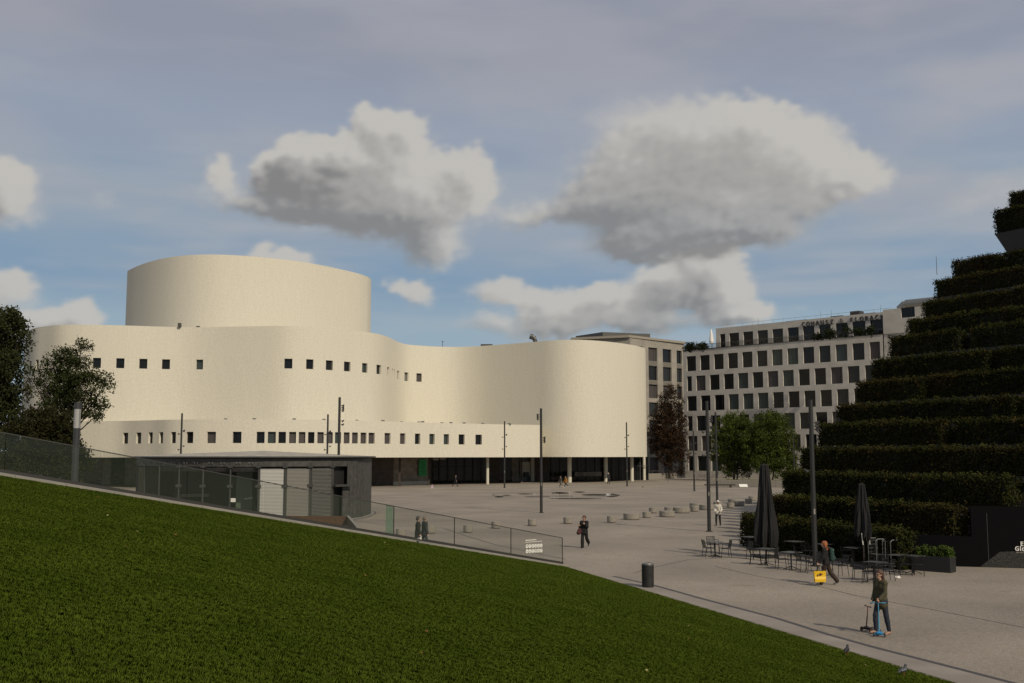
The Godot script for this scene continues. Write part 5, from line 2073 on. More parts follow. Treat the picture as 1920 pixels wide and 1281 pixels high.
func build_cafe() -> void:
	var ch := make_chair()
	var tb := make_table(0.7)
	var gt := "square cafe tables in front of the hedges"
	var gc := "black slatted cafe chairs"
	var first := [true, true]
	var put_table := func(px: float, py: float, turn: float, label: String) -> void:
		if first[0]:
			first[0] = false
			tb.position = gp(px, py)
			tb.rotation.y = turn
			tb.set_meta("label", label)
			tb.set_meta("group", gt)
		else:
			copy(tb, gp(px, py), turn, label, gt)
	var put_chair := func(px: float, py: float, turn: float, label: String) -> void:
		if first[1]:
			first[1] = false
			ch.position = gp(px, py)
			ch.rotation.y = turn
			ch.set_meta("label", label)
			ch.set_meta("group", gc)
		else:
			copy(ch, gp(px, py), turn, label, gc)
	put_table.call(1341, 1045, 0.2, "cafe table standing alone at the left, farthest out on the square")
	put_chair.call(1329, 1045, 1.75, "black cafe chair at the left side of the lone outer table")
	put_chair.call(1337, 1038, 0.25, "black cafe chair behind the lone outer table")
	put_chair.call(1360, 1046, -1.5, "black cafe chair at the right side of the lone outer table")
	put_table.call(1437, 1060, 0.75, "cafe table below the tall furled parasol, two chairs at it")
	put_chair.call(1417, 1059, 1.3, "black cafe chair left of the table below the furled parasol")
	put_chair.call(1413, 1049, 0.5, "black cafe chair behind the table below the furled parasol")
	put_chair.call(1447, 1061, -1.5, "black cafe chair tucked between the two front left tables")
	put_table.call(1484, 1068, 0.6, "cafe table left of the tall light pole with a splayed foot")
	put_chair.call(1467, 1068, 1.6, "black cafe chair seen from behind at the table left of the light pole")
	put_chair.call(1507, 1071, 1.75, "black cafe chair turned sideways just left of the light pole")
	put_chair.call(1524, 1075, -1.65, "black cafe chair right at the foot of the light pole")
	put_chair.call(1576, 1081, -1.3, "black cafe chair to the right of the woman with the yellow bag")
	put_chair.call(1548, 1073, 0.9, "black cafe chair half hidden by the woman with the yellow bag")
	put_table.call(1407, 1034, 0.5, "cafe table half hidden behind the tall furled parasol, against the hedge end")
	put_table.call(1490, 1044, 0.6, "cafe table close against the lowest hedge, left of the light pole")
	put_table.call(1548, 1050, 0.5, "cafe table behind the head of the woman with the yellow bag")
	put_chair.call(1515, 1051, 2.4, "black cafe chair in the shade between the two back tables")
	put_table.call(1603, 1058, 0.55, "cafe table left of the smaller furled parasol")
	put_chair.call(1590, 1060, 1.2, "black cafe chair at the table left of the smaller parasol")
	put_table.call(1641, 1090, 0.7, "cafe table crowded by chairs, behind the woman with the scooters")
	put_chair.call(1612, 1088, 1.1, "black cafe chair at the left of the crowded table")
	put_chair.call(1630, 1094, 2.7, "black cafe chair in front of the crowded table, seen from behind")
	put_chair.call(1643, 1094, 3.3, "second black cafe chair in front of the crowded table, close to the woman's head")
	put_chair.call(1663, 1089, -1.5, "black cafe chair with its arm raised at the right of the crowded table")
	put_chair.call(1654, 1078, -0.6, "black cafe chair behind the crowded table, below the cage trolleys")
	for q in [[1686, 1074, "left half of the long cafe table row beside the planter"], [1713, 1076, "right end table of the long cafe table row, touching the planter"]]:
		put_table.call(q[0], q[1], 0.5, q[2])
	put_chair.call(1722, 1080, 2.8, "black cafe chair pushed under the right end of the long table row")
	put_chair.call(1702, 1079, 2.6, "black cafe chair pushed under the long table row, left of the last one")
	# furled parasols
	for q in [[1437, 1046, 871, 0.50, "tall furled dark parasol at the left end of the cafe", 1022], [1621, 1064, 907, 0.36, "smaller furled dark parasol in front of the hedges, between table and cage trolleys", 1010]]:
		var f := gp(q[0], q[1])
		var h := at(q[0], q[2], -f.z).y
		var lo := at(q[0], q[5], -f.z).y
		var t := thing("furled_parasol", q[4], "parasol", f, 0.3, "furled dark cafe parasols")
		var st := S()
		cyl(st, Vector3.ZERO, Vector3(0, h, 0), 0.045, 0.04, 10)
		obj("pole", st, M.brown_post, t)
		st = S()
		cbx(st, Vector3(0, 0.06, 0), Vector3(0.9, 0.12, 0.9), 0.03)
		obj("base", st, M.planter, t)
		st = S()
		# folded cloth: deep pleats that widen downwards
		var n := 48
		var lv := 14
		var prof := func(v: float, i: int) -> Vector3:
			var a: float = TAU * i / n
			var wide: float = q[3] * (0.34 + 0.66 * pow(1.0 - v, 0.9)) * (1.0 - 0.25 * smooth(0.12, 0.0, v))
			var pl: float = 1.0 + 0.30 * sin(a * 7 + sin(v * 5) * 0.5 + q[0]) * (0.35 + 0.65 * (1 - v)) + 0.12 * sin(a * 16 + v * 6)
			var low: float = lo + 0.12 * sin(a * 7 + 1.0)
			return Vector3(cos(a) * wide * pl, lerpf(low, h - 0.04, v), sin(a) * wide * pl)
		for k in lv:
			for i in n:
				quad(st, prof.call(float(k) / lv, i + 1), prof.call(float(k) / lv, i), prof.call(float(k + 1) / lv, i), prof.call(float(k + 1) / lv, i + 1))
		for i in n:
			tri(st, prof.call(1.0, i + 1), prof.call(1.0, i), Vector3(0, h + 0.05, 0))
		obj("folded_cloth", st, M.parasol, t)
		if q[0] > 1500:
			for s in [-1, 1]:
				st = S()
				cyl(st, Vector3(s * 0.17, lo - 0.25, 0.2), Vector3(s * 0.19 - 0.05, lo + 0.25, 0.22), 0.022, 0.02, 6)
				obj("strut", st, M.white, t)
	# cage trolleys
	for q in [[1645.5, 1066, 1010, 19, "left of the two tall wire cage trolleys by the smaller parasol"], [1673, 1067, 1012, 20, "right of the two tall wire cage trolleys by the smaller parasol"]]:
		var f := gp(q[0], q[1])
		var h := at(q[0], q[2], -f.z).y
		var w: float = q[3] * -f.z / FL
		var t := thing("cage_trolley", q[4], "trolley", f, 0.25, "wire cage trolleys at the cafe")
		for z in [-0.3, 0.3]:
			var st := S()
			tube(st, [Vector3(-w / 2, 0.12, z), Vector3(-w / 2, h - 0.08, z), Vector3(-w / 2 + 0.08, h, z), Vector3(w / 2 - 0.08, h, z), Vector3(w / 2, h - 0.08, z), Vector3(w / 2, 0.12, z)], 0.014)
			obj("end_frame", st, M.chrome, t)
		var wi := S()
		for k in 5:
			cyl(wi, Vector3(-w / 2 + w * (k + 1) / 6.0, 0.2, -0.3), Vector3(-w / 2 + w * (k + 1) / 6.0, h - 0.05, -0.3), 0.004, 0.004, 4)
		for k in 7:
			cyl(wi, Vector3(-w / 2, 0.2 + k * (h - 0.3) / 6, -0.3), Vector3(w / 2, 0.2 + k * (h - 0.3) / 6, -0.3), 0.004, 0.004, 4)
		obj("wire_mesh", wi, M.chrome, t)
		var st := S()
		bx(st, Vector3(0, 0.14, 0), Vector3(w, 0.03, 0.62))
		bx(st, Vector3(0, h * 0.48, 0), Vector3(w, 0.02, 0.62))
		obj("shelf", st, M.frame_grey, t)
		for s in [[-1, -1], [1, -1], [-1, 1], [1, 1]]:
			st = S()
			cyl(st, Vector3(s[0] * w * 0.42 - 0.015, 0.055, s[1] * 0.27), Vector3(s[0] * w * 0.42 + 0.015, 0.055, s[1] * 0.27), 0.055, 0.055, 10)
			obj("wheel", st, M.black, t)
	# planter box with a low shrub
	var p0 := gp(1716, 1070)
	var p1 := gp(1783, 1075)
	var t := thing("planter_box", "black planter box full of low green shrubs beside the shop front", "planter")
	var X := (p1 - p0).normalized()
	var B := Basis(X, UP, X.cross(UP))
	var st := S()
	cbx(st, (p0 + p1) * 0.5 + UP * 0.32 - B.z * 0.3, Vector3(p0.distance_to(p1), 0.64, 0.62), 0.012, B)
	obj("box", st, M.planter, t)
	st = S()
	bx(st, (p0 + p1) * 0.5 + UP * 0.645 - B.z * 0.3, Vector3(p0.distance_to(p1) - 0.06, 0.012, 0.56), B)
	obj("earth", st, M.soil, t)
	rng.seed = 404
	var xf := []
	var cols := []
	for i in 420:
		var p: Vector3 = p0.lerp(p1, rng.randf_range(0.03, 0.97)) - B.z * rng.randf_range(0.05, 0.55) + UP * (0.66 + rng.randf() * rng.randf() * 0.42)
		xf.append(Transform3D(any_basis(), p))
		cols.append(Color(0.028, 0.048, 0.010).lerp(Color(0.065, 0.095, 0.018), rng.randf()))
	scatter("shrub_leaves", leaf_cluster(8, 0.09, 0.09, 91), xf, cols, t)
	# litter on the ground
	st = S()
	var lt := thing("paper_litter", "crumpled white paper on the ground behind the woman with the scooters", "litter", gp(1683, 1084))
	for k in 3:
		cbx(st, Vector3(k * 0.07 - 0.07, 0.03, k % 2 * 0.05), Vector3(0.11, 0.05, 0.09), 0.015, Basis(Vector3(0.4, 1, 0.2).normalized(), k * 1.1))
	obj("paper", st, M.white, lt)

# ---------- figures: tapered bones joined smoothly into one skin
func skin_over(st: SurfaceTool, bones: Array, cell: float, k: float) -> void:
	var lo := Vector3.ONE * 1e9
	var hi := -lo
	for b in bones:
		for e in 2:
			var r: float = b[2 + e] + 3.0 * cell + k * 0.5
			lo = lo.min(b[e] - Vector3.ONE * r)
			hi = hi.max(b[e] + Vector3.ONE * r)
	var nx := int((hi.x - lo.x) / cell) + 2
	var ny := int((hi.y - lo.y) / cell) + 2
	var nz := int((hi.z - lo.z) / cell) + 2
	var F := PackedFloat32Array()
	F.resize(nx * ny * nz)
	F.fill(1.0)
	for b in bones:
		var p: Vector3 = b[0]
		var q: Vector3 = b[1]
		var ra: float = b[2]
		var rb: float = b[3]
		var R := maxf(ra, rb) + 2.5 * cell + k
		var l3 := (p.min(q) - Vector3.ONE * R - lo) / cell
		var h3 := (p.max(q) + Vector3.ONE * R - lo) / cell
		var d := q - p
		var dd := maxf(d.length_squared(), 1e-9)
		for y in range(maxi(int(l3.y), 0), mini(int(h3.y) + 1, ny)):
			for z in range(maxi(int(l3.z), 0), mini(int(h3.z) + 1, nz)):
				var row := (y * nz + z) * nx
				for x in range(maxi(int(l3.x), 0), mini(int(h3.x) + 1, nx)):
					var w := lo + Vector3(x, y, z) * cell - p
					var t := clampf(w.dot(d) / dd, 0, 1)
					var v := (w - d * t).length() - ra - (rb - ra) * t
					var o := F[row + x]
					var h := clampf(0.5 + 0.5 * (o - v) / k, 0, 1)
					F[row + x] = o + (v - o) * h - k * h * (1 - h)
	var at_cell := {}
	var V := PackedVector3Array()
	var lim := cell * 2.2
	var corner := [Vector3i(0, 0, 0), Vector3i(1, 0, 0), Vector3i(0, 1, 0), Vector3i(1, 1, 0), Vector3i(0, 0, 1), Vector3i(1, 0, 1), Vector3i(0, 1, 1), Vector3i(1, 1, 1)]
	var edges := [[0, 1], [2, 3], [4, 5], [6, 7], [0, 2], [1, 3], [4, 6], [5, 7], [0, 4], [1, 5], [2, 6], [3, 7]]
	var off := PackedInt32Array()
	for c in corner:
		off.append((c.y * nz + c.z) * nx + c.x)
	for y in ny - 1:
		for z in nz - 1:
			var row := (y * nz + z) * nx
			for x in nx - 1:
				var i := row + x
				if absf(F[i]) > lim:
					continue
				var inside := 0
				for c in 8:
					if F[i + off[c]] < 0:
						inside += 1
				if inside == 0 or inside == 8:
					continue
				var s := Vector3.ZERO
				var m := 0
				for e in edges:
					var f0 := F[i + off[e[0]]]
					var f1 := F[i + off[e[1]]]
					if (f0 < 0) != (f1 < 0):
						s += Vector3(corner[e[0]]).lerp(Vector3(corner[e[1]]), f0 / (f0 - f1))
						m += 1
				at_cell[i] = V.size()
				V.append(lo + (Vector3(x, y, z) + s / m) * cell)
	var Q := []
	var N := PackedVector3Array()
	N.resize(V.size())
	var step := [1, nz * nx, nx]
	for i in at_cell:
		for ax in 3:
			var j: int = i + step[ax]
			if j >= F.size() or (F[i] < 0) == (F[j] < 0):
				continue
			var u: int = step[(ax + 1) % 3]
			var w: int = step[(ax + 2) % 3]
			if not (at_cell.has(i - u) and at_cell.has(i - w) and at_cell.has(i - u - w)):
				continue
			var c := [at_cell[i], at_cell[i - u], at_cell[i - u - w], at_cell[i - w]]
			if F[i] > 0:
				c.reverse()
			var n := (V[c[2]] - V[c[0]]).cross(V[c[3]] - V[c[1]])
			for e in c:
				N[e] += n
			Q.append(c)
	for c in Q:
		quadn(st, [V[c[0]], V[c[1]], V[c[2]], V[c[3]]], [N[c[0]].normalized(), N[c[1]].normalized(), N[c[2]].normalized(), N[c[3]].normalized()])

func hand_bones(w: Vector3, d: Vector3, side: Vector3, curl: float, s: float) -> Array:
	# w wrist, d along the hand, side towards the thumb
	var n := d.cross(side).normalized()
	var out := [[w, w + d * 0.08 * s + side * 0.022 * s, 0.022 * s, 0.017 * s], [w, w + d * 0.085 * s - side * 0.02 * s, 0.022 * s, 0.015 * s]]
	for f in 4:
		var root := w + d * 0.085 * s + side * (0.032 - f * 0.021) * s
		var l: float = [0.072, 0.08, 0.074, 0.058][f] * s
		var d1 := (d * cos(curl * 0.7) + n * sin(curl * 0.7)).normalized()
		var d2 := (d * cos(curl * 1.9) + n * sin(curl * 1.9)).normalized()
		out.append([root, root + d1 * l * 0.5, 0.0095 * s, 0.0088 * s])
		out.append([root + d1 * l * 0.5, root + d1 * l * 0.5 + d2 * l * 0.5, 0.0088 * s, 0.0075 * s])
	var tr := w + d * 0.025 * s + side * 0.025 * s
	var td := (d * 0.75 + side * 0.7 + n * curl * 0.3).normalized()
	out.append([tr, tr + td * 0.04 * s, 0.0125 * s, 0.0105 * s])
	out.append([tr + td * 0.04 * s, tr + (td * 0.04 + (td + d * 0.5 + n * curl * 0.4).normalized() * 0.03) * s, 0.0105 * s, 0.0085 * s])
	return out

func person(label: String, where: Vector3, yaw: float, tall: float, o: Dictionary, group := "") -> Node3D:
	var t := thing("person", label, "person", where, yaw, group)
	var s := tall / 1.72
	var cell: float = o.get("cell", 0.028)
	var lean: float = o.get("lean", 0.03)
	var g := func(key: String, base: float) -> float: return o.get(key, base)
	var J := {}
	J.pelvis = Vector3(0, 0.93, 0)
	J.chest = J.pelvis + Vector3(0, cos(lean), sin(lean)) * 0.38
	J.neck = J.pelvis + Vector3(0, cos(lean), sin(lean)) * 0.53
	J.head = J.neck + Vector3(0, cos(lean * 0.5), sin(lean * 0.5) + g.call("nod", 0.12)) * 0.15
	for e in [["l", 1.0], ["r", -1.0]]:
		var k: String = e[0]
		var sg: float = e[1]
		var th: float = g.call(k + "_thigh", 0.0)
		var kn: float = g.call(k + "_knee", 0.04)
		J[k + "hip"] = J.pelvis + Vector3(sg * 0.088, -0.03, 0)
		J[k + "knee"] = J[k + "hip"] + Vector3(sg * g.call("spread", 0.03), -cos(th), sin(th)) * 0.425
		J[k + "ankle"] = J[k + "knee"] + Vector3(0, -cos(th - kn), sin(th - kn)) * 0.405
		var fa: float = th - kn
		var up: float = clampf(-fa * 0.9, -0.3, 1.1)
		J[k + "toe"] = J[k + "ankle"] + Vector3(sg * 0.03, -0.055 - up * 0.14, 0.17 * cos(up * 0.6))
		var ar: float = g.call(k + "_arm", 0.0)
		var el: float = g.call(k + "_elbow", 0.25)
		var out: float = g.call(k + "_out", 0.12)
		var inn: float = g.call(k + "_in", 0.0)
		J[k + "sh"] = J.neck + Vector3(sg * 0.165, -0.07, 0)
		J[k + "el"] = J[k + "sh"] + Vector3(sg * out, -cos(ar), sin(ar)).normalized() * 0.28
		J[k + "fd"] = Vector3(sg * (out * 0.4 - inn), -cos(ar + el), sin(ar + el)).normalized()
		J[k + "wr"] = J[k + "el"] + J[k + "fd"] * 0.245
	var low := 9.0
	for k in ["l", "r"]:
		low = minf(low, minf(J[k + "ankle"].y - 0.085, J[k + "toe"].y - 0.032))
	if o.get("sit", false):
		low = J.pelvis.y - 0.14 - o.get("seat", 0.0)
	for k in J:
		if not k.ends_with("fd"):
			J[k] = (J[k] - Vector3(0, low, 0)) * s
	var H: Vector3 = J.head
	var fwd := Vector3(0, -0.05, 1).normalized()
	var head := [[H + Vector3(0, 0.03, -0.02) * s, H + Vector3(0, 0.02, 0.015) * s, 0.083 * s, 0.083 * s], [H + Vector3(0, -0.02, 0.04) * s, H + Vector3(0, -0.075, 0.05) * s, 0.058 * s, 0.038 * s], [H + Vector3(0, 0.0, 0.095) * s, H + Vector3(0, -0.03, 0.112) * s, 0.01 * s, 0.014 * s],
		[J.neck - Vector3(0, 0.02, 0), H + Vector3(0, -0.05, -0.01) * s, 0.056 * s, 0.05 * s], [H + Vector3(0.085, 0.0, 0) * s, H + Vector3(0.085, -0.03, 0) * s, 0.016 * s, 0.013 * s], [H + Vector3(-0.085, 0.0, 0) * s, H + Vector3(-0.085, -0.03, 0) * s, 0.016 * s, 0.013 * s]]
	var torso := func(grow: float) -> Array:
		var b := []
		for sg in [-1.0, 1.0]:
			b.append([J.pelvis + Vector3(sg * 0.06, 0, 0) * s, J.pelvis.lerp(J.chest, 0.45) + Vector3(sg * 0.055, 0, 0) * s, (0.105 + grow) * s, (0.09 + grow) * s])
			b.append([J.pelvis.lerp(J.chest, 0.45) + Vector3(sg * 0.055, 0, 0) * s, J.chest + Vector3(sg * 0.07, -0.02, 0) * s, (0.09 + grow) * s, (0.10 + grow) * s])
			b.append([J.chest + Vector3(sg * 0.07, -0.02, 0) * s, J.neck + Vector3(sg * 0.09, -0.075, 0) * s, (0.10 + grow) * s, (0.065 + grow) * s])
		b.append([J.lsh, J.rsh, (0.06 + grow) * s, (0.06 + grow) * s])
		return b
	var arms := func(grow: float, upto: float) -> Array:
		var b := []
		for k in ["l", "r"]:
			b.append([J[k + "sh"], J[k + "el"], (0.052 + grow) * s, (0.042 + grow) * s])
			b.append([J[k + "el"], J[k + "el"].lerp(J[k + "wr"], upto), (0.042 + grow) * s, (0.032 + grow) * s])
		return b
	var legs := func(grow: float, flare: float) -> Array:
		var b := [[J.lhip, J.rhip, (0.1 + grow) * s, (0.1 + grow) * s]]
		for k in ["l", "r"]:
			b.append([J[k + "hip"], J[k + "knee"], (0.088 + grow) * s, (0.058 + grow + flare * 0.5) * s])
			b.append([J[k + "knee"], J[k + "knee"].lerp(J[k + "ankle"], 0.35), (0.058 + grow + flare * 0.5) * s, (0.058 + grow + flare * 0.7) * s])
			b.append([J[k + "knee"].lerp(J[k + "ankle"], 0.35), J[k + "ankle"], (0.058 + grow + flare * 0.7) * s, (0.042 + grow + flare) * s])
		return b
	var feet := []
	for k in ["l", "r"]:
		var heel: Vector3 = J[k + "ankle"] + Vector3(0, -0.045, -0.035) * s
		feet.append([J[k + "ankle"], heel, 0.045 * s, 0.038 * s])
		feet.append([heel, J[k + "toe"], 0.04 * s, 0.032 * s])
	# one continuous body
	var st := S()
	skin_over(st, head + torso.call(-0.012) + arms.call(-0.008, 1.0) + legs.call(-0.01, 0.0), cell, 0.03)
	for k in ["l", "r"]:
		var sgn := 1.0 if k == "l" else -1.0
		var d: Vector3 = J[k + "fd"]
		var side := (Vector3(-sgn * 0.3, 0.2, 1) - d * Vector3(-sgn * 0.3, 0.2, 1).dot(d)).normalized()
		if absf(d.z) > 0.8:
			side = (Vector3(-sgn, 0.6, 0) - d * Vector3(-sgn, 0.6, 0).dot(d)).normalized()
		skin_over(st, hand_bones(J[k + "wr"] - d * 0.015, d, side * 1.0, o.get(k + "_curl", 0.5) * sgn * -1.0, s), maxf(cell * 0.3, 0.0062), 0.012)
	obj("body", st, mat_of(o.get("skin", Color(0.42, 0.27, 0.19))), t)
	st = S()
	var tb: Array = torso.call(o.get("bulk", 0.018)) + arms.call(o.get("bulk", 0.018), 0.97)
	var hem: float = o.get("hem", 0.06)
	tb.append([J.pelvis + Vector3(0.05, 0, 0) * s, J.pelvis + Vector3(0.05, -hem, 0) * s, (0.115 + o.get("bulk", 0.018)) * s, (0.125 + o.get("bulk", 0.018)) * s])
	tb.append([J.pelvis + Vector3(-0.05, 0, 0) * s, J.pelvis + Vector3(-0.05, -hem, 0) * s, (0.115 + o.get("bulk", 0.018)) * s, (0.125 + o.get("bulk", 0.018)) * s])
	skin_over(st, tb, cell, 0.03)
	obj(o.get("top_name", "jacket"), st, mat_of(o.get("top", Color(0.02, 0.02, 0.022))), t)
	st = S()
	skin_over(st, legs.call(0.012, o.get("flare", 0.0)), cell, 0.025)
	obj("trousers", st, mat_of(o.get("legs", Color(0.018, 0.02, 0.028))), t)
	st = S()
	skin_over(st, feet, minf(cell, 0.02), 0.02)
	obj("shoes", st, mat_of(o.get("shoes", Color(0.02, 0.018, 0.016))), t)
	st = S()
	var hb := [[H + Vector3(0, 0.05, -0.035) * s, H + Vector3(0, 0.055, -0.005) * s, 0.104 * s, 0.094 * s], [H + Vector3(0, 0.0, -0.06) * s, H + Vector3(0, -0.05, -0.055) * s, 0.092 * s, 0.06 * s], [H + Vector3(0.07, 0.05, 0.0) * s, H + Vector3(0.078, -0.02, -0.03) * s, 0.036 * s, 0.03 * s], [H + Vector3(-0.07, 0.05, 0.0) * s, H + Vector3(-0.078, -0.02, -0.03) * s, 0.036 * s, 0.03 * s]]
	if o.get("long_hair", 0.0) > 0:
		var L: float = o.long_hair
		for q in [[-0.055, 0.0], [0.055, 0.0], [0.0, -0.03]]:
			hb.append([H + Vector3(q[0], 0.0, -0.06) * s, H + Vector3(q[0] * 1.3, -L * 0.55, -0.085 + q[1]) * s, 0.05 * s, 0.05 * s])
			hb.append([H + Vector3(q[0] * 1.3, -L * 0.55, -0.085 + q[1]) * s, H + Vector3(q[0] * 1.1 + 0.02, -L, -0.11 + q[1]) * s, 0.05 * s, 0.028 * s])
	skin_over(st, hb, minf(cell, 0.015), 0.02)
	obj(o.get("hair_name", "hair"), st, mat_of(o.get("hair", Color(0.03, 0.02, 0.014)), 0.6), t)
	if o.get("near", false):
		for sg in [-1.0, 1.0]:
			st = S()
			ball(st, H + Vector3(sg * 0.033, 0.012, 0.084) * s, Vector3(0.013, 0.008, 0.008) * s, 8)
			obj("eye", st, M.black, t)
		st = S()
		bx(st, H + Vector3(0, -0.062, 0.093) * s, Vector3(0.045, 0.01, 0.012) * s)
		obj("mouth", st, mat_of(Color(0.25, 0.09, 0.08)), t)
	if o.get("sunglasses", false):
		st = S()
		for sg in [-1.0, 1.0]:
			cbx(st, H + Vector3(sg * 0.034, 0.012, 0.1) * s, Vector3(0.058, 0.04, 0.012) * s, 0.004)
			bar(st, H + Vector3(sg * 0.066, 0.02, 0.095) * s, H + Vector3(sg * 0.09, 0.015, 0.0) * s, 0.006, 0.008)
		obj("sunglasses", st, M.black, t)
	if o.has("strap"):
		st = S()
		for q in 8:
			var a := lerpf(-0.13, 0.13, q / 8.0)
			var b := lerpf(-0.13, 0.13, (q + 1) / 8.0)
			bar(st, J.chest + Vector3(a, 0.12 - q * 0.045, 0.135 + 0.02 * sin(q * 0.4)) * s, J.chest + Vector3(b, 0.12 - (q + 1) * 0.045, 0.135 + 0.02 * sin((q + 1) * 0.4)) * s, 0.03, 0.012)
		obj("shoulder_strap", st, mat_of(o.strap), t)
	t.set_meta("_joints", J)
	return t

var cloth := {}
func mat_of(c: Color, rough := 0.85) -> StandardMaterial3D:
	var k := "%s%s" % [c, rough]
	if not cloth.has(k):
		cloth[k] = mat(c.r, c.g, c.b, rough)
	return cloth[k]

func lawn_hit(px: float, py: float) -> Vector3:
	var d := ray(px, py)
	var o := Vector3(0, EYE, 0)
	var n := Vector3(-lawn_n.x * lawn_k, 1, -lawn_n.y * lawn_k)
	return o + d * ((Vector3(lawn_p.x, 0, lawn_p.y) - o).dot(n) / d.dot(n))

func pigeon(label: String, where: Vector3, yaw: float, body: Color, wing: Color) -> void:
	var t := thing("pigeon", label, "pigeon", where, yaw, "pigeons")
	t.scale = Vector3.ONE * 0.85
	var st := S()
	skin_over(st, [[Vector3(0, 0.12, -0.07), Vector3(0, 0.125, 0.05), 0.05, 0.062], [Vector3(0, 0.15, 0.07), Vector3(0, 0.215, 0.1), 0.04, 0.028], [Vector3(0, 0.225, 0.105), Vector3(0, 0.228, 0.12), 0.029, 0.022], [Vector3(0, 0.11, -0.1), Vector3(0, 0.085, -0.2), 0.034, 0.02]], 0.012, 0.03)
	obj("body", st, mat_of(body, 0.7), t)
	st = S()
	for s in [-1, 1]:
		skin_over(st, [[Vector3(s * 0.05, 0.14, 0.04), Vector3(s * 0.042, 0.12, -0.12), 0.022, 0.016]], 0.009, 0.01)
	obj("wings", st, mat_of(wing, 0.7), t)
	st = S()
	cyl(st, Vector3(0, 0.222, 0.138), Vector3(0, 0.214, 0.165), 0.008, 0.002, 6)
	obj("beak", st, M.pole, t)
	for s in [-1, 1]:
		st = S()
		cyl(st, Vector3(s * 0.025, 0.0, 0.01), Vector3(s * 0.025, 0.085, 0.0), 0.005, 0.007, 5)
		for k in 3:
			cyl(st, Vector3(s * 0.025, 0.004, 0.01), Vector3(s * 0.025 + (k - 1) * 0.018, 0.003, 0.04), 0.004, 0.003, 4)
		obj("leg", st, mat_of(Color(0.3, 0.08, 0.06)), t)

func scooter(label: String, where: Vector3, yaw: float, h: float, stem: Color, deck: Color, cover: Color, hub: Color, steer := 0.0) -> void:
	var t := thing("kick_scooter", label, "scooter", where, yaw, "children's kick scooters")
	var st := S()
	cbx(st, Vector3(0, 0.075, -0.22), Vector3(0.12, 0.035, 0.42), 0.015)
	obj("deck", st, mat_of(deck, 0.5), t)
	st = S()
	cbx(st, Vector3(0, 0.105, 0.03), Vector3(0.17, 0.075, 0.14), 0.03)
	bar(st, Vector3(-0.13, 0.07, 0.04), Vector3(0.13, 0.07, 0.04), 0.05, 0.03)
	obj("front_cover", st, mat_of(cover, 0.4), t)
	for q in [[-0.145, 0.06, 0.04, 0.06], [0.145, 0.06, 0.04, 0.06], [0.0, 0.04, -0.46, 0.04]]:
		st = S()
		cyl(st, Vector3(q[0] - 0.014, q[1], q[2]), Vector3(q[0] + 0.014, q[1], q[2]), q[3], q[3], 16)
		var w := obj("wheel", st, M.black, t)
		st = S()
		cyl(st, Vector3(q[0] - 0.017, q[1], q[2]), Vector3(q[0] + 0.017, q[1], q[2]), q[3] * 0.55, q[3] * 0.55, 12)
		obj("hub", st, mat_of(hub, 0.5), w)
	st = S()
	cyl(st, Vector3(0, 0.11, 0.03), Vector3(0, h * 0.6, -0.03), 0.019, 0.018, 10)
	cyl(st, Vector3(0, h * 0.6, -0.03), Vector3(0, h * 0.97, -0.07), 0.014, 0.014, 10)
	obj("stem", st, mat_of(stem, 0.4), t)
	st = S()
	var hv := Vector3(cos(steer), 0, sin(steer))
	var hc := Vector3(0, h * 0.97, -0.07)
	cyl(st, hc - hv * 0.19, hc + hv * 0.19, 0.012, 0.012, 8)
	for s in [-1, 1]:
		cyl(st, hc + hv * s * 0.1, hc + hv * s * 0.2, 0.018, 0.018, 8)
	obj("handlebar", st, mat_of(stem, 0.4), t)
	st = S()
	cbx(st, Vector3(0, 0.105, -0.45), Vector3(0.06, 0.02, 0.12), 0.008, Basis(Vector3.RIGHT, -0.35))
	obj("brake", st, M.pole, t)

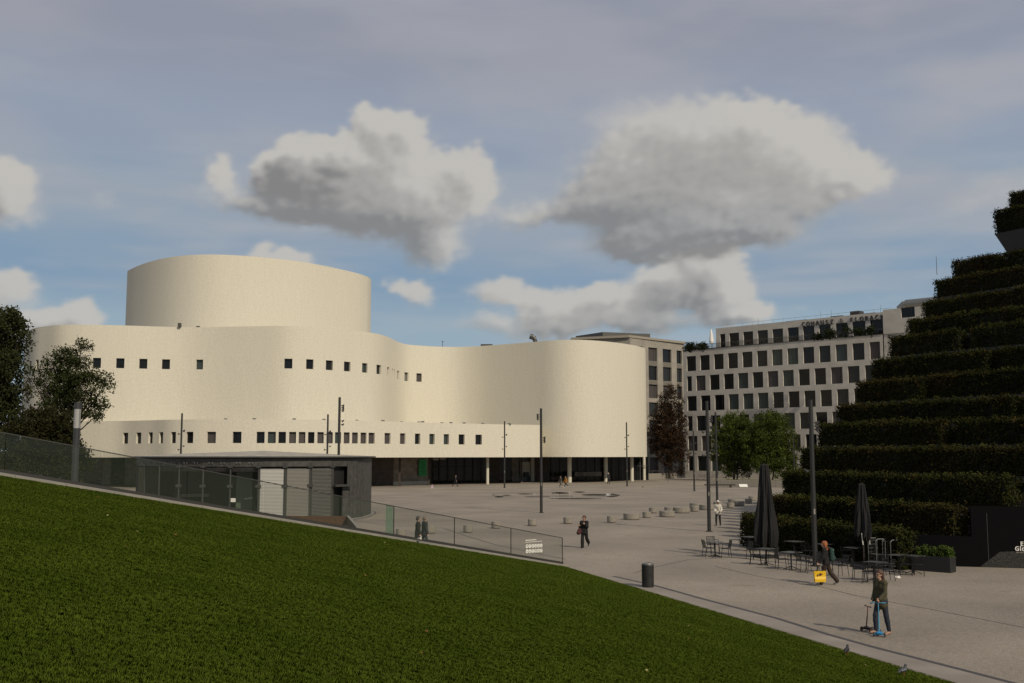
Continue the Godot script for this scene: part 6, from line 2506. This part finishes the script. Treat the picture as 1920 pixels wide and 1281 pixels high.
func build_people() -> void:
	# the woman with the scooters
	var f := gp(1655, 1190)
	person("woman in an olive jacket and sunglasses standing between two kick scooters", f, -1.1, 1.69, {"cell": 0.017, "near": true, "sunglasses": true, "skin": Color(0.45, 0.27, 0.19), "top": Color(0.052, 0.045, 0.022), "legs": Color(0.016, 0.021, 0.036), "shoes": Color(0.33, 0.20, 0.14), "hair": Color(0.06, 0.028, 0.016), "long_hair": 0.34, "bulk": 0.019, "hem": 0.14,
		"l_thigh": -0.12, "l_knee": 0.10, "r_thigh": 0.30, "r_knee": 0.30, "l_arm": 0.15, "l_elbow": 0.75, "l_in": 0.15, "r_arm": 0.05, "r_elbow": 0.4, "r_in": 0.05, "spread": 0.06, "nod": 0.2, "l_curl": 1.0, "r_curl": 1.0})
	scooter("blue kick scooter held by the woman in the olive jacket", gp(1649, 1194), -0.35, 0.92, Color(0.07, 0.26, 0.42), Color(0.03, 0.03, 0.035), Color(0.02, 0.22, 0.48), Color(0.05, 0.2, 0.3))
	scooter("small dark red kick scooter with orange wheel hubs, left of the woman", gp(1626, 1184), -0.95, 0.70, Color(0.13, 0.022, 0.018), Color(0.04, 0.02, 0.018), Color(0.03, 0.02, 0.02), Color(0.5, 0.24, 0.08), 0.5)
	# the woman with the yellow bag
	f = gp(1551, 1097)
	person("woman with long red hair walking away, green backpack on, beside the cafe chairs", f, -1.95, 1.62, {"cell": 0.019, "near": true, "skin": Color(0.45, 0.28, 0.2), "top": Color(0.006, 0.006, 0.007), "legs": Color(0.03, 0.018, 0.011), "shoes": Color(0.35, 0.3, 0.27), "hair": Color(0.28, 0.085, 0.026), "long_hair": 0.32, "bulk": 0.024, "flare": 0.03,
		"l_thigh": 0.30, "l_knee": 0.1, "r_thigh": -0.32, "r_knee": 0.35, "l_arm": 0.15, "l_elbow": 0.5, "r_arm": -0.1, "r_elbow": 0.3, "lean": 0.1})
	var fw := Basis(UP, -1.95)
	var t := thing("backpack", "dark green backpack worn by the red haired woman", "backpack", f + fw * Vector3(0, 0.95, -0.2), -1.95)
	var st := S()
	skin_over(st, [[Vector3(-0.07, 0.02, -0.02), Vector3(-0.06, 0.36, 0.0), 0.09, 0.075], [Vector3(0.07, 0.02, -0.02), Vector3(0.06, 0.36, 0.0), 0.09, 0.075], [Vector3(-0.05, 0.06, -0.09), Vector3(0.05, 0.06, -0.09), 0.06, 0.06]], 0.02, 0.04)
	obj("bag_body", st, mat_of(Color(0.012, 0.04, 0.032)), t)
	st = S()
	cbx(st, Vector3(0.0, 0.36, -0.075), Vector3(0.14, 0.05, 0.02), 0.006)
	obj("reflector_strip", st, mat_of(Color(0.18, 0.3, 0.27), 0.3), t)
	st = S()
	for s in [-1, 1]:
		tube(st, [Vector3(s * 0.1, 0.42, 0.02), Vector3(s * 0.12, 0.47, 0.14), Vector3(s * 0.13, 0.36, 0.27), Vector3(s * 0.13, 0.12, 0.26), Vector3(s * 0.1, 0.02, 0.04)], 0.016)
	obj("shoulder_straps", st, M.black, t)
	var yb := gp(1538, 1099)
	t = thing("yellow_bag", "bright yellow carrier bag with a small dark print, carried by the red haired woman", "bag", yb + Vector3(0, 0.15, 0), 0.12)
	st = S()
	var yw := 0.23
	var prof := []
	for k in 5:
		var v := k / 4.0
		prof.append([yw * (0.92 + 0.08 * v), 0.40 * v, 0.06 * (1.0 - 0.5 * v) + 0.015 * sin(k * 2.0)])
	for k in 4:
		var a: Array = prof[k]
		var b: Array = prof[k + 1]
		quad(st, Vector3(-a[0], a[1], a[2]), Vector3(a[0], a[1], a[2] * 0.7), Vector3(b[0], b[1], b[2]), Vector3(-b[0], b[1], b[2] * 0.8))
		quad(st, Vector3(a[0], a[1], -a[2]), Vector3(-a[0], a[1], -a[2]), Vector3(-b[0], b[1], -b[2]), Vector3(b[0], b[1], -b[2]))
		quad(st, Vector3(a[0], a[1], a[2] * 0.7), Vector3(a[0], a[1], -a[2]), Vector3(b[0], b[1], -b[2]), Vector3(b[0], b[1], b[2]))
		quad(st, Vector3(-a[0], a[1], -a[2]), Vector3(-a[0], a[1], a[2]), Vector3(-b[0], b[1], b[2] * 0.8), Vector3(-b[0], b[1], -b[2]))
	quad(st, Vector3(-0.21, 0, -0.06), Vector3(0.21, 0, -0.06), Vector3(0.21, 0, 0.045), Vector3(-0.21, 0, 0.06))
	obj("bag_body", st, mat_of(Color(0.72, 0.44, 0.008), 0.45), t)
	st = S()
	cyl(st, Vector3(0.0, 0.28, 0.045), Vector3(0.0, 0.28, 0.052), 0.05, 0.05, 14)
	bx(st, Vector3(-0.1, 0.25, 0.05), Vector3(0.05, 0.07, 0.008))
	bx(st, Vector3(0.06, 0.285, 0.05), Vector3(0.06, 0.03, 0.008))
	obj("print", st, mat_of(Color(0.10, 0.03, 0.02)), t)
	st = S()
	for z in [-0.03, 0.03]:
		tube(st, [Vector3(-0.12, 0.39, z), Vector3(-0.08, 0.58, z * 0.3), Vector3(0.06, 0.6, z * 0.3), Vector3(0.1, 0.39, z)], 0.009)
	obj("handles", st, M.black, t)
	# the woman in black
	f = gp(1096, 1028)
	person("woman dressed all in black walking over the square with a hand at her mouth", f, -0.35, 1.66, {"cell": 0.019, "near": true, "sunglasses": true, "skin": Color(0.44, 0.24, 0.17), "top": Color(0.005, 0.005, 0.005), "legs": Color(0.005, 0.005, 0.005), "shoes": Color(0.008, 0.008, 0.008), "hair": Color(0.06, 0.022, 0.014), "bulk": 0.026, "flare": 0.035, "hem": 0.1,
		"l_thigh": -0.25, "l_knee": 0.75, "r_thigh": 0.12, "r_knee": 0.08, "l_arm": 0.3, "l_elbow": 2.2, "l_in": 0.5, "r_arm": 0.15, "r_elbow": 1.7, "r_in": 0.3, "r_out": 0.3, "l_curl": 1.0, "r_curl": 1.0})
	t = thing("shoulder_bag", "dark red shoulder bag hanging at the side of the woman in black", "bag", f + Vector3(-0.27, 0.78, 0.03), 0.3)
	st = S()
	skin_over(st, [[Vector3(-0.05, 0.02, 0), Vector3(0.06, 0.08, 0), 0.11, 0.1], [Vector3(-0.02, 0.16, 0), Vector3(0.08, 0.2, 0), 0.08, 0.06]], 0.022, 0.04)
	obj("bag_body", st, mat_of(Color(0.055, 0.012, 0.014)), t)
	st = S()
	tube(st, [Vector3(-0.04, 0.2, 0.02), Vector3(0.06, 0.5, 0.0), Vector3(0.14, 0.57, -0.02), Vector3(0.12, 0.22, -0.04)], 0.012)
	obj("strap", st, M.black, t)
	# the person in white
	f = gp(1347, 986.5)
	person("person in a white jacket and white cap with a dark strap across the chest", f, -0.45, 1.70, {"cell": 0.022, "near": true, "skin": Color(0.16, 0.1, 0.07), "top": Color(0.62, 0.58, 0.50), "legs": Color(0.009, 0.009, 0.011), "hair": Color(0.62, 0.6, 0.55), "hair_name": "cap", "bulk": 0.024, "hem": 0.06, "strap": Color(0.05, 0.045, 0.04),
		"l_thigh": -0.12, "l_knee": 0.1, "r_thigh": 0.3, "r_knee": 0.28, "l_arm": 0.05, "l_elbow": 0.9, "l_out": 0.4, "l_in": 0.3, "r_arm": 0.1, "r_elbow": 0.9, "r_in": 0.2, "spread": 0.05})
	# the couple behind the glass
	var couple := "couple walking behind the glass railing"
	person("person in a long black coat, left one of the couple behind the glass", gp(783, 1034), 1.75, 1.72, {"cell": 0.022, "near": true, "top": Color(0.012, 0.012, 0.014), "legs": Color(0.012, 0.012, 0.014), "hair": Color(0.05, 0.045, 0.04), "bulk": 0.034, "hem": 0.36, "l_thigh": 0.25, "r_thigh": -0.2, "r_knee": 0.2, "top_name": "coat"}, couple)
	person("person in a dark blue jacket and jeans, right one of the couple behind the glass", gp(795.5, 1033), 2.0, 1.70, {"cell": 0.022, "near": true, "top": Color(0.018, 0.02, 0.028), "legs": Color(0.035, 0.045, 0.07), "hair": Color(0.16, 0.13, 0.11), "bulk": 0.04, "hem": 0.1, "l_thigh": -0.2, "r_thigh": 0.25, "l_knee": 0.2}, couple)
	# far figures
	var far := "far figures before the theatre"
	var wk := {"l_thigh": 0.4, "l_knee": 0.15, "r_thigh": -0.4, "r_knee": 0.4, "l_arm": -0.3, "r_arm": 0.3}
	person("dark clothed person walking past the black theatre entrance", gp(854, 912.5), 1.2, 1.76, wk.merged({"top": Color(0.012, 0.012, 0.016), "legs": Color(0.01, 0.01, 0.012)}), far)
	person("person in an orange jacket walking behind the fountain", gp(1061, 914.5), -1.2, 1.72, wk.merged({"top": Color(0.34, 0.14, 0.022), "legs": Color(0.012, 0.012, 0.015), "shoes": Color(0.6, 0.58, 0.55), "bulk": 0.035, "hem": 0.12}), far)
	person("person in grey walking just ahead of the orange jacket behind the fountain", gp(1051.5, 914), -1.0, 1.7, wk.merged({"top": Color(0.06, 0.055, 0.05), "legs": Color(0.14, 0.13, 0.115), "shoes": Color(0.55, 0.53, 0.5)}), far)
	person("pale haired person in dark clothes beside the second column of the round end", gp(1141, 907.5), 0.3, 1.8, {"top": Color(0.012, 0.013, 0.02), "legs": Color(0.012, 0.013, 0.018), "hair": Color(0.45, 0.42, 0.38), "l_thigh": 0.15, "r_thigh": -0.15}, far)
	person("dark clothed person standing in the gap left of the stone offices", gp(1226, 897.5), 0.4, 1.76, {"top": Color(0.012, 0.012, 0.016), "cell": 0.035}, far)
	person("person in grey blue standing right of the other one in the gap", gp(1235, 897), -0.3, 1.7, {"top": Color(0.07, 0.08, 0.095), "legs": Color(0.05, 0.055, 0.07), "cell": 0.035}, far)
	person("child in pale pink clothes sitting on the paving before the entrance", gp(810, 916), 0.2, 1.1, {"sit": true, "top": Color(0.42, 0.3, 0.38), "legs": Color(0.55, 0.45, 0.5), "hair": Color(0.12, 0.06, 0.05), "l_thigh": 1.5, "r_thigh": 1.45, "l_knee": 0.5, "r_knee": 0.4, "spread": 0.4, "shoes": Color(0.5, 0.4, 0.45)}, far)
	person("person in dark clothes and a pale cap crouching under the left end of the wing", gp(186, 911), -0.6, 1.66, {"sit": true, "seat": 0.25, "top": Color(0.012, 0.012, 0.014), "hair": Color(0.4, 0.38, 0.35), "hair_name": "cap", "l_thigh": 1.5, "r_thigh": 1.3, "l_knee": 1.5, "r_knee": 1.3}, far)
	person("person with a pale face standing at the left of the dark doorway under the wing", gp(213, 909), 0.2, 1.85, {"top": Color(0.02, 0.015, 0.016), "skin": Color(0.55, 0.4, 0.34)}, far)
	person("person standing at the right of the dark doorway under the wing", gp(219.5, 909), -0.2, 1.78, {"top": Color(0.035, 0.016, 0.016), "skin": Color(0.5, 0.36, 0.3)}, far)
	# pigeons
	pigeon("dark pigeon at the edge of the turf, upper of the two on the lawn", lawn_hit(1588, 1227) , 2.6, Color(0.022, 0.022, 0.028), Color(0.014, 0.014, 0.017))
	pigeon("grey pigeon on the turf, lower of the two on the lawn", lawn_hit(1694, 1266), 2.2, Color(0.05, 0.055, 0.065), Color(0.14, 0.15, 0.165))
	var kp := lawn_hit(787, 1018)
	pigeon("white pigeon on the pale kerb below the walking couple", kp + Vector3(0, 0.05, 0), 0.7, Color(0.6, 0.58, 0.55), Color(0.5, 0.48, 0.46))
	pigeon("dark pigeon walking on the paving in front of the columns", gp(1205, 914.5), 1.0, Color(0.02, 0.02, 0.024), Color(0.02, 0.02, 0.024))
	pigeon("dark pigeon on the paving in front of the gap", gp(1252.5, 903), 1.5, Color(0.02, 0.02, 0.024), Color(0.015, 0.015, 0.018))
	for c in get_children():
		if c.has_meta("_joints"):
			c.remove_meta("_joints")
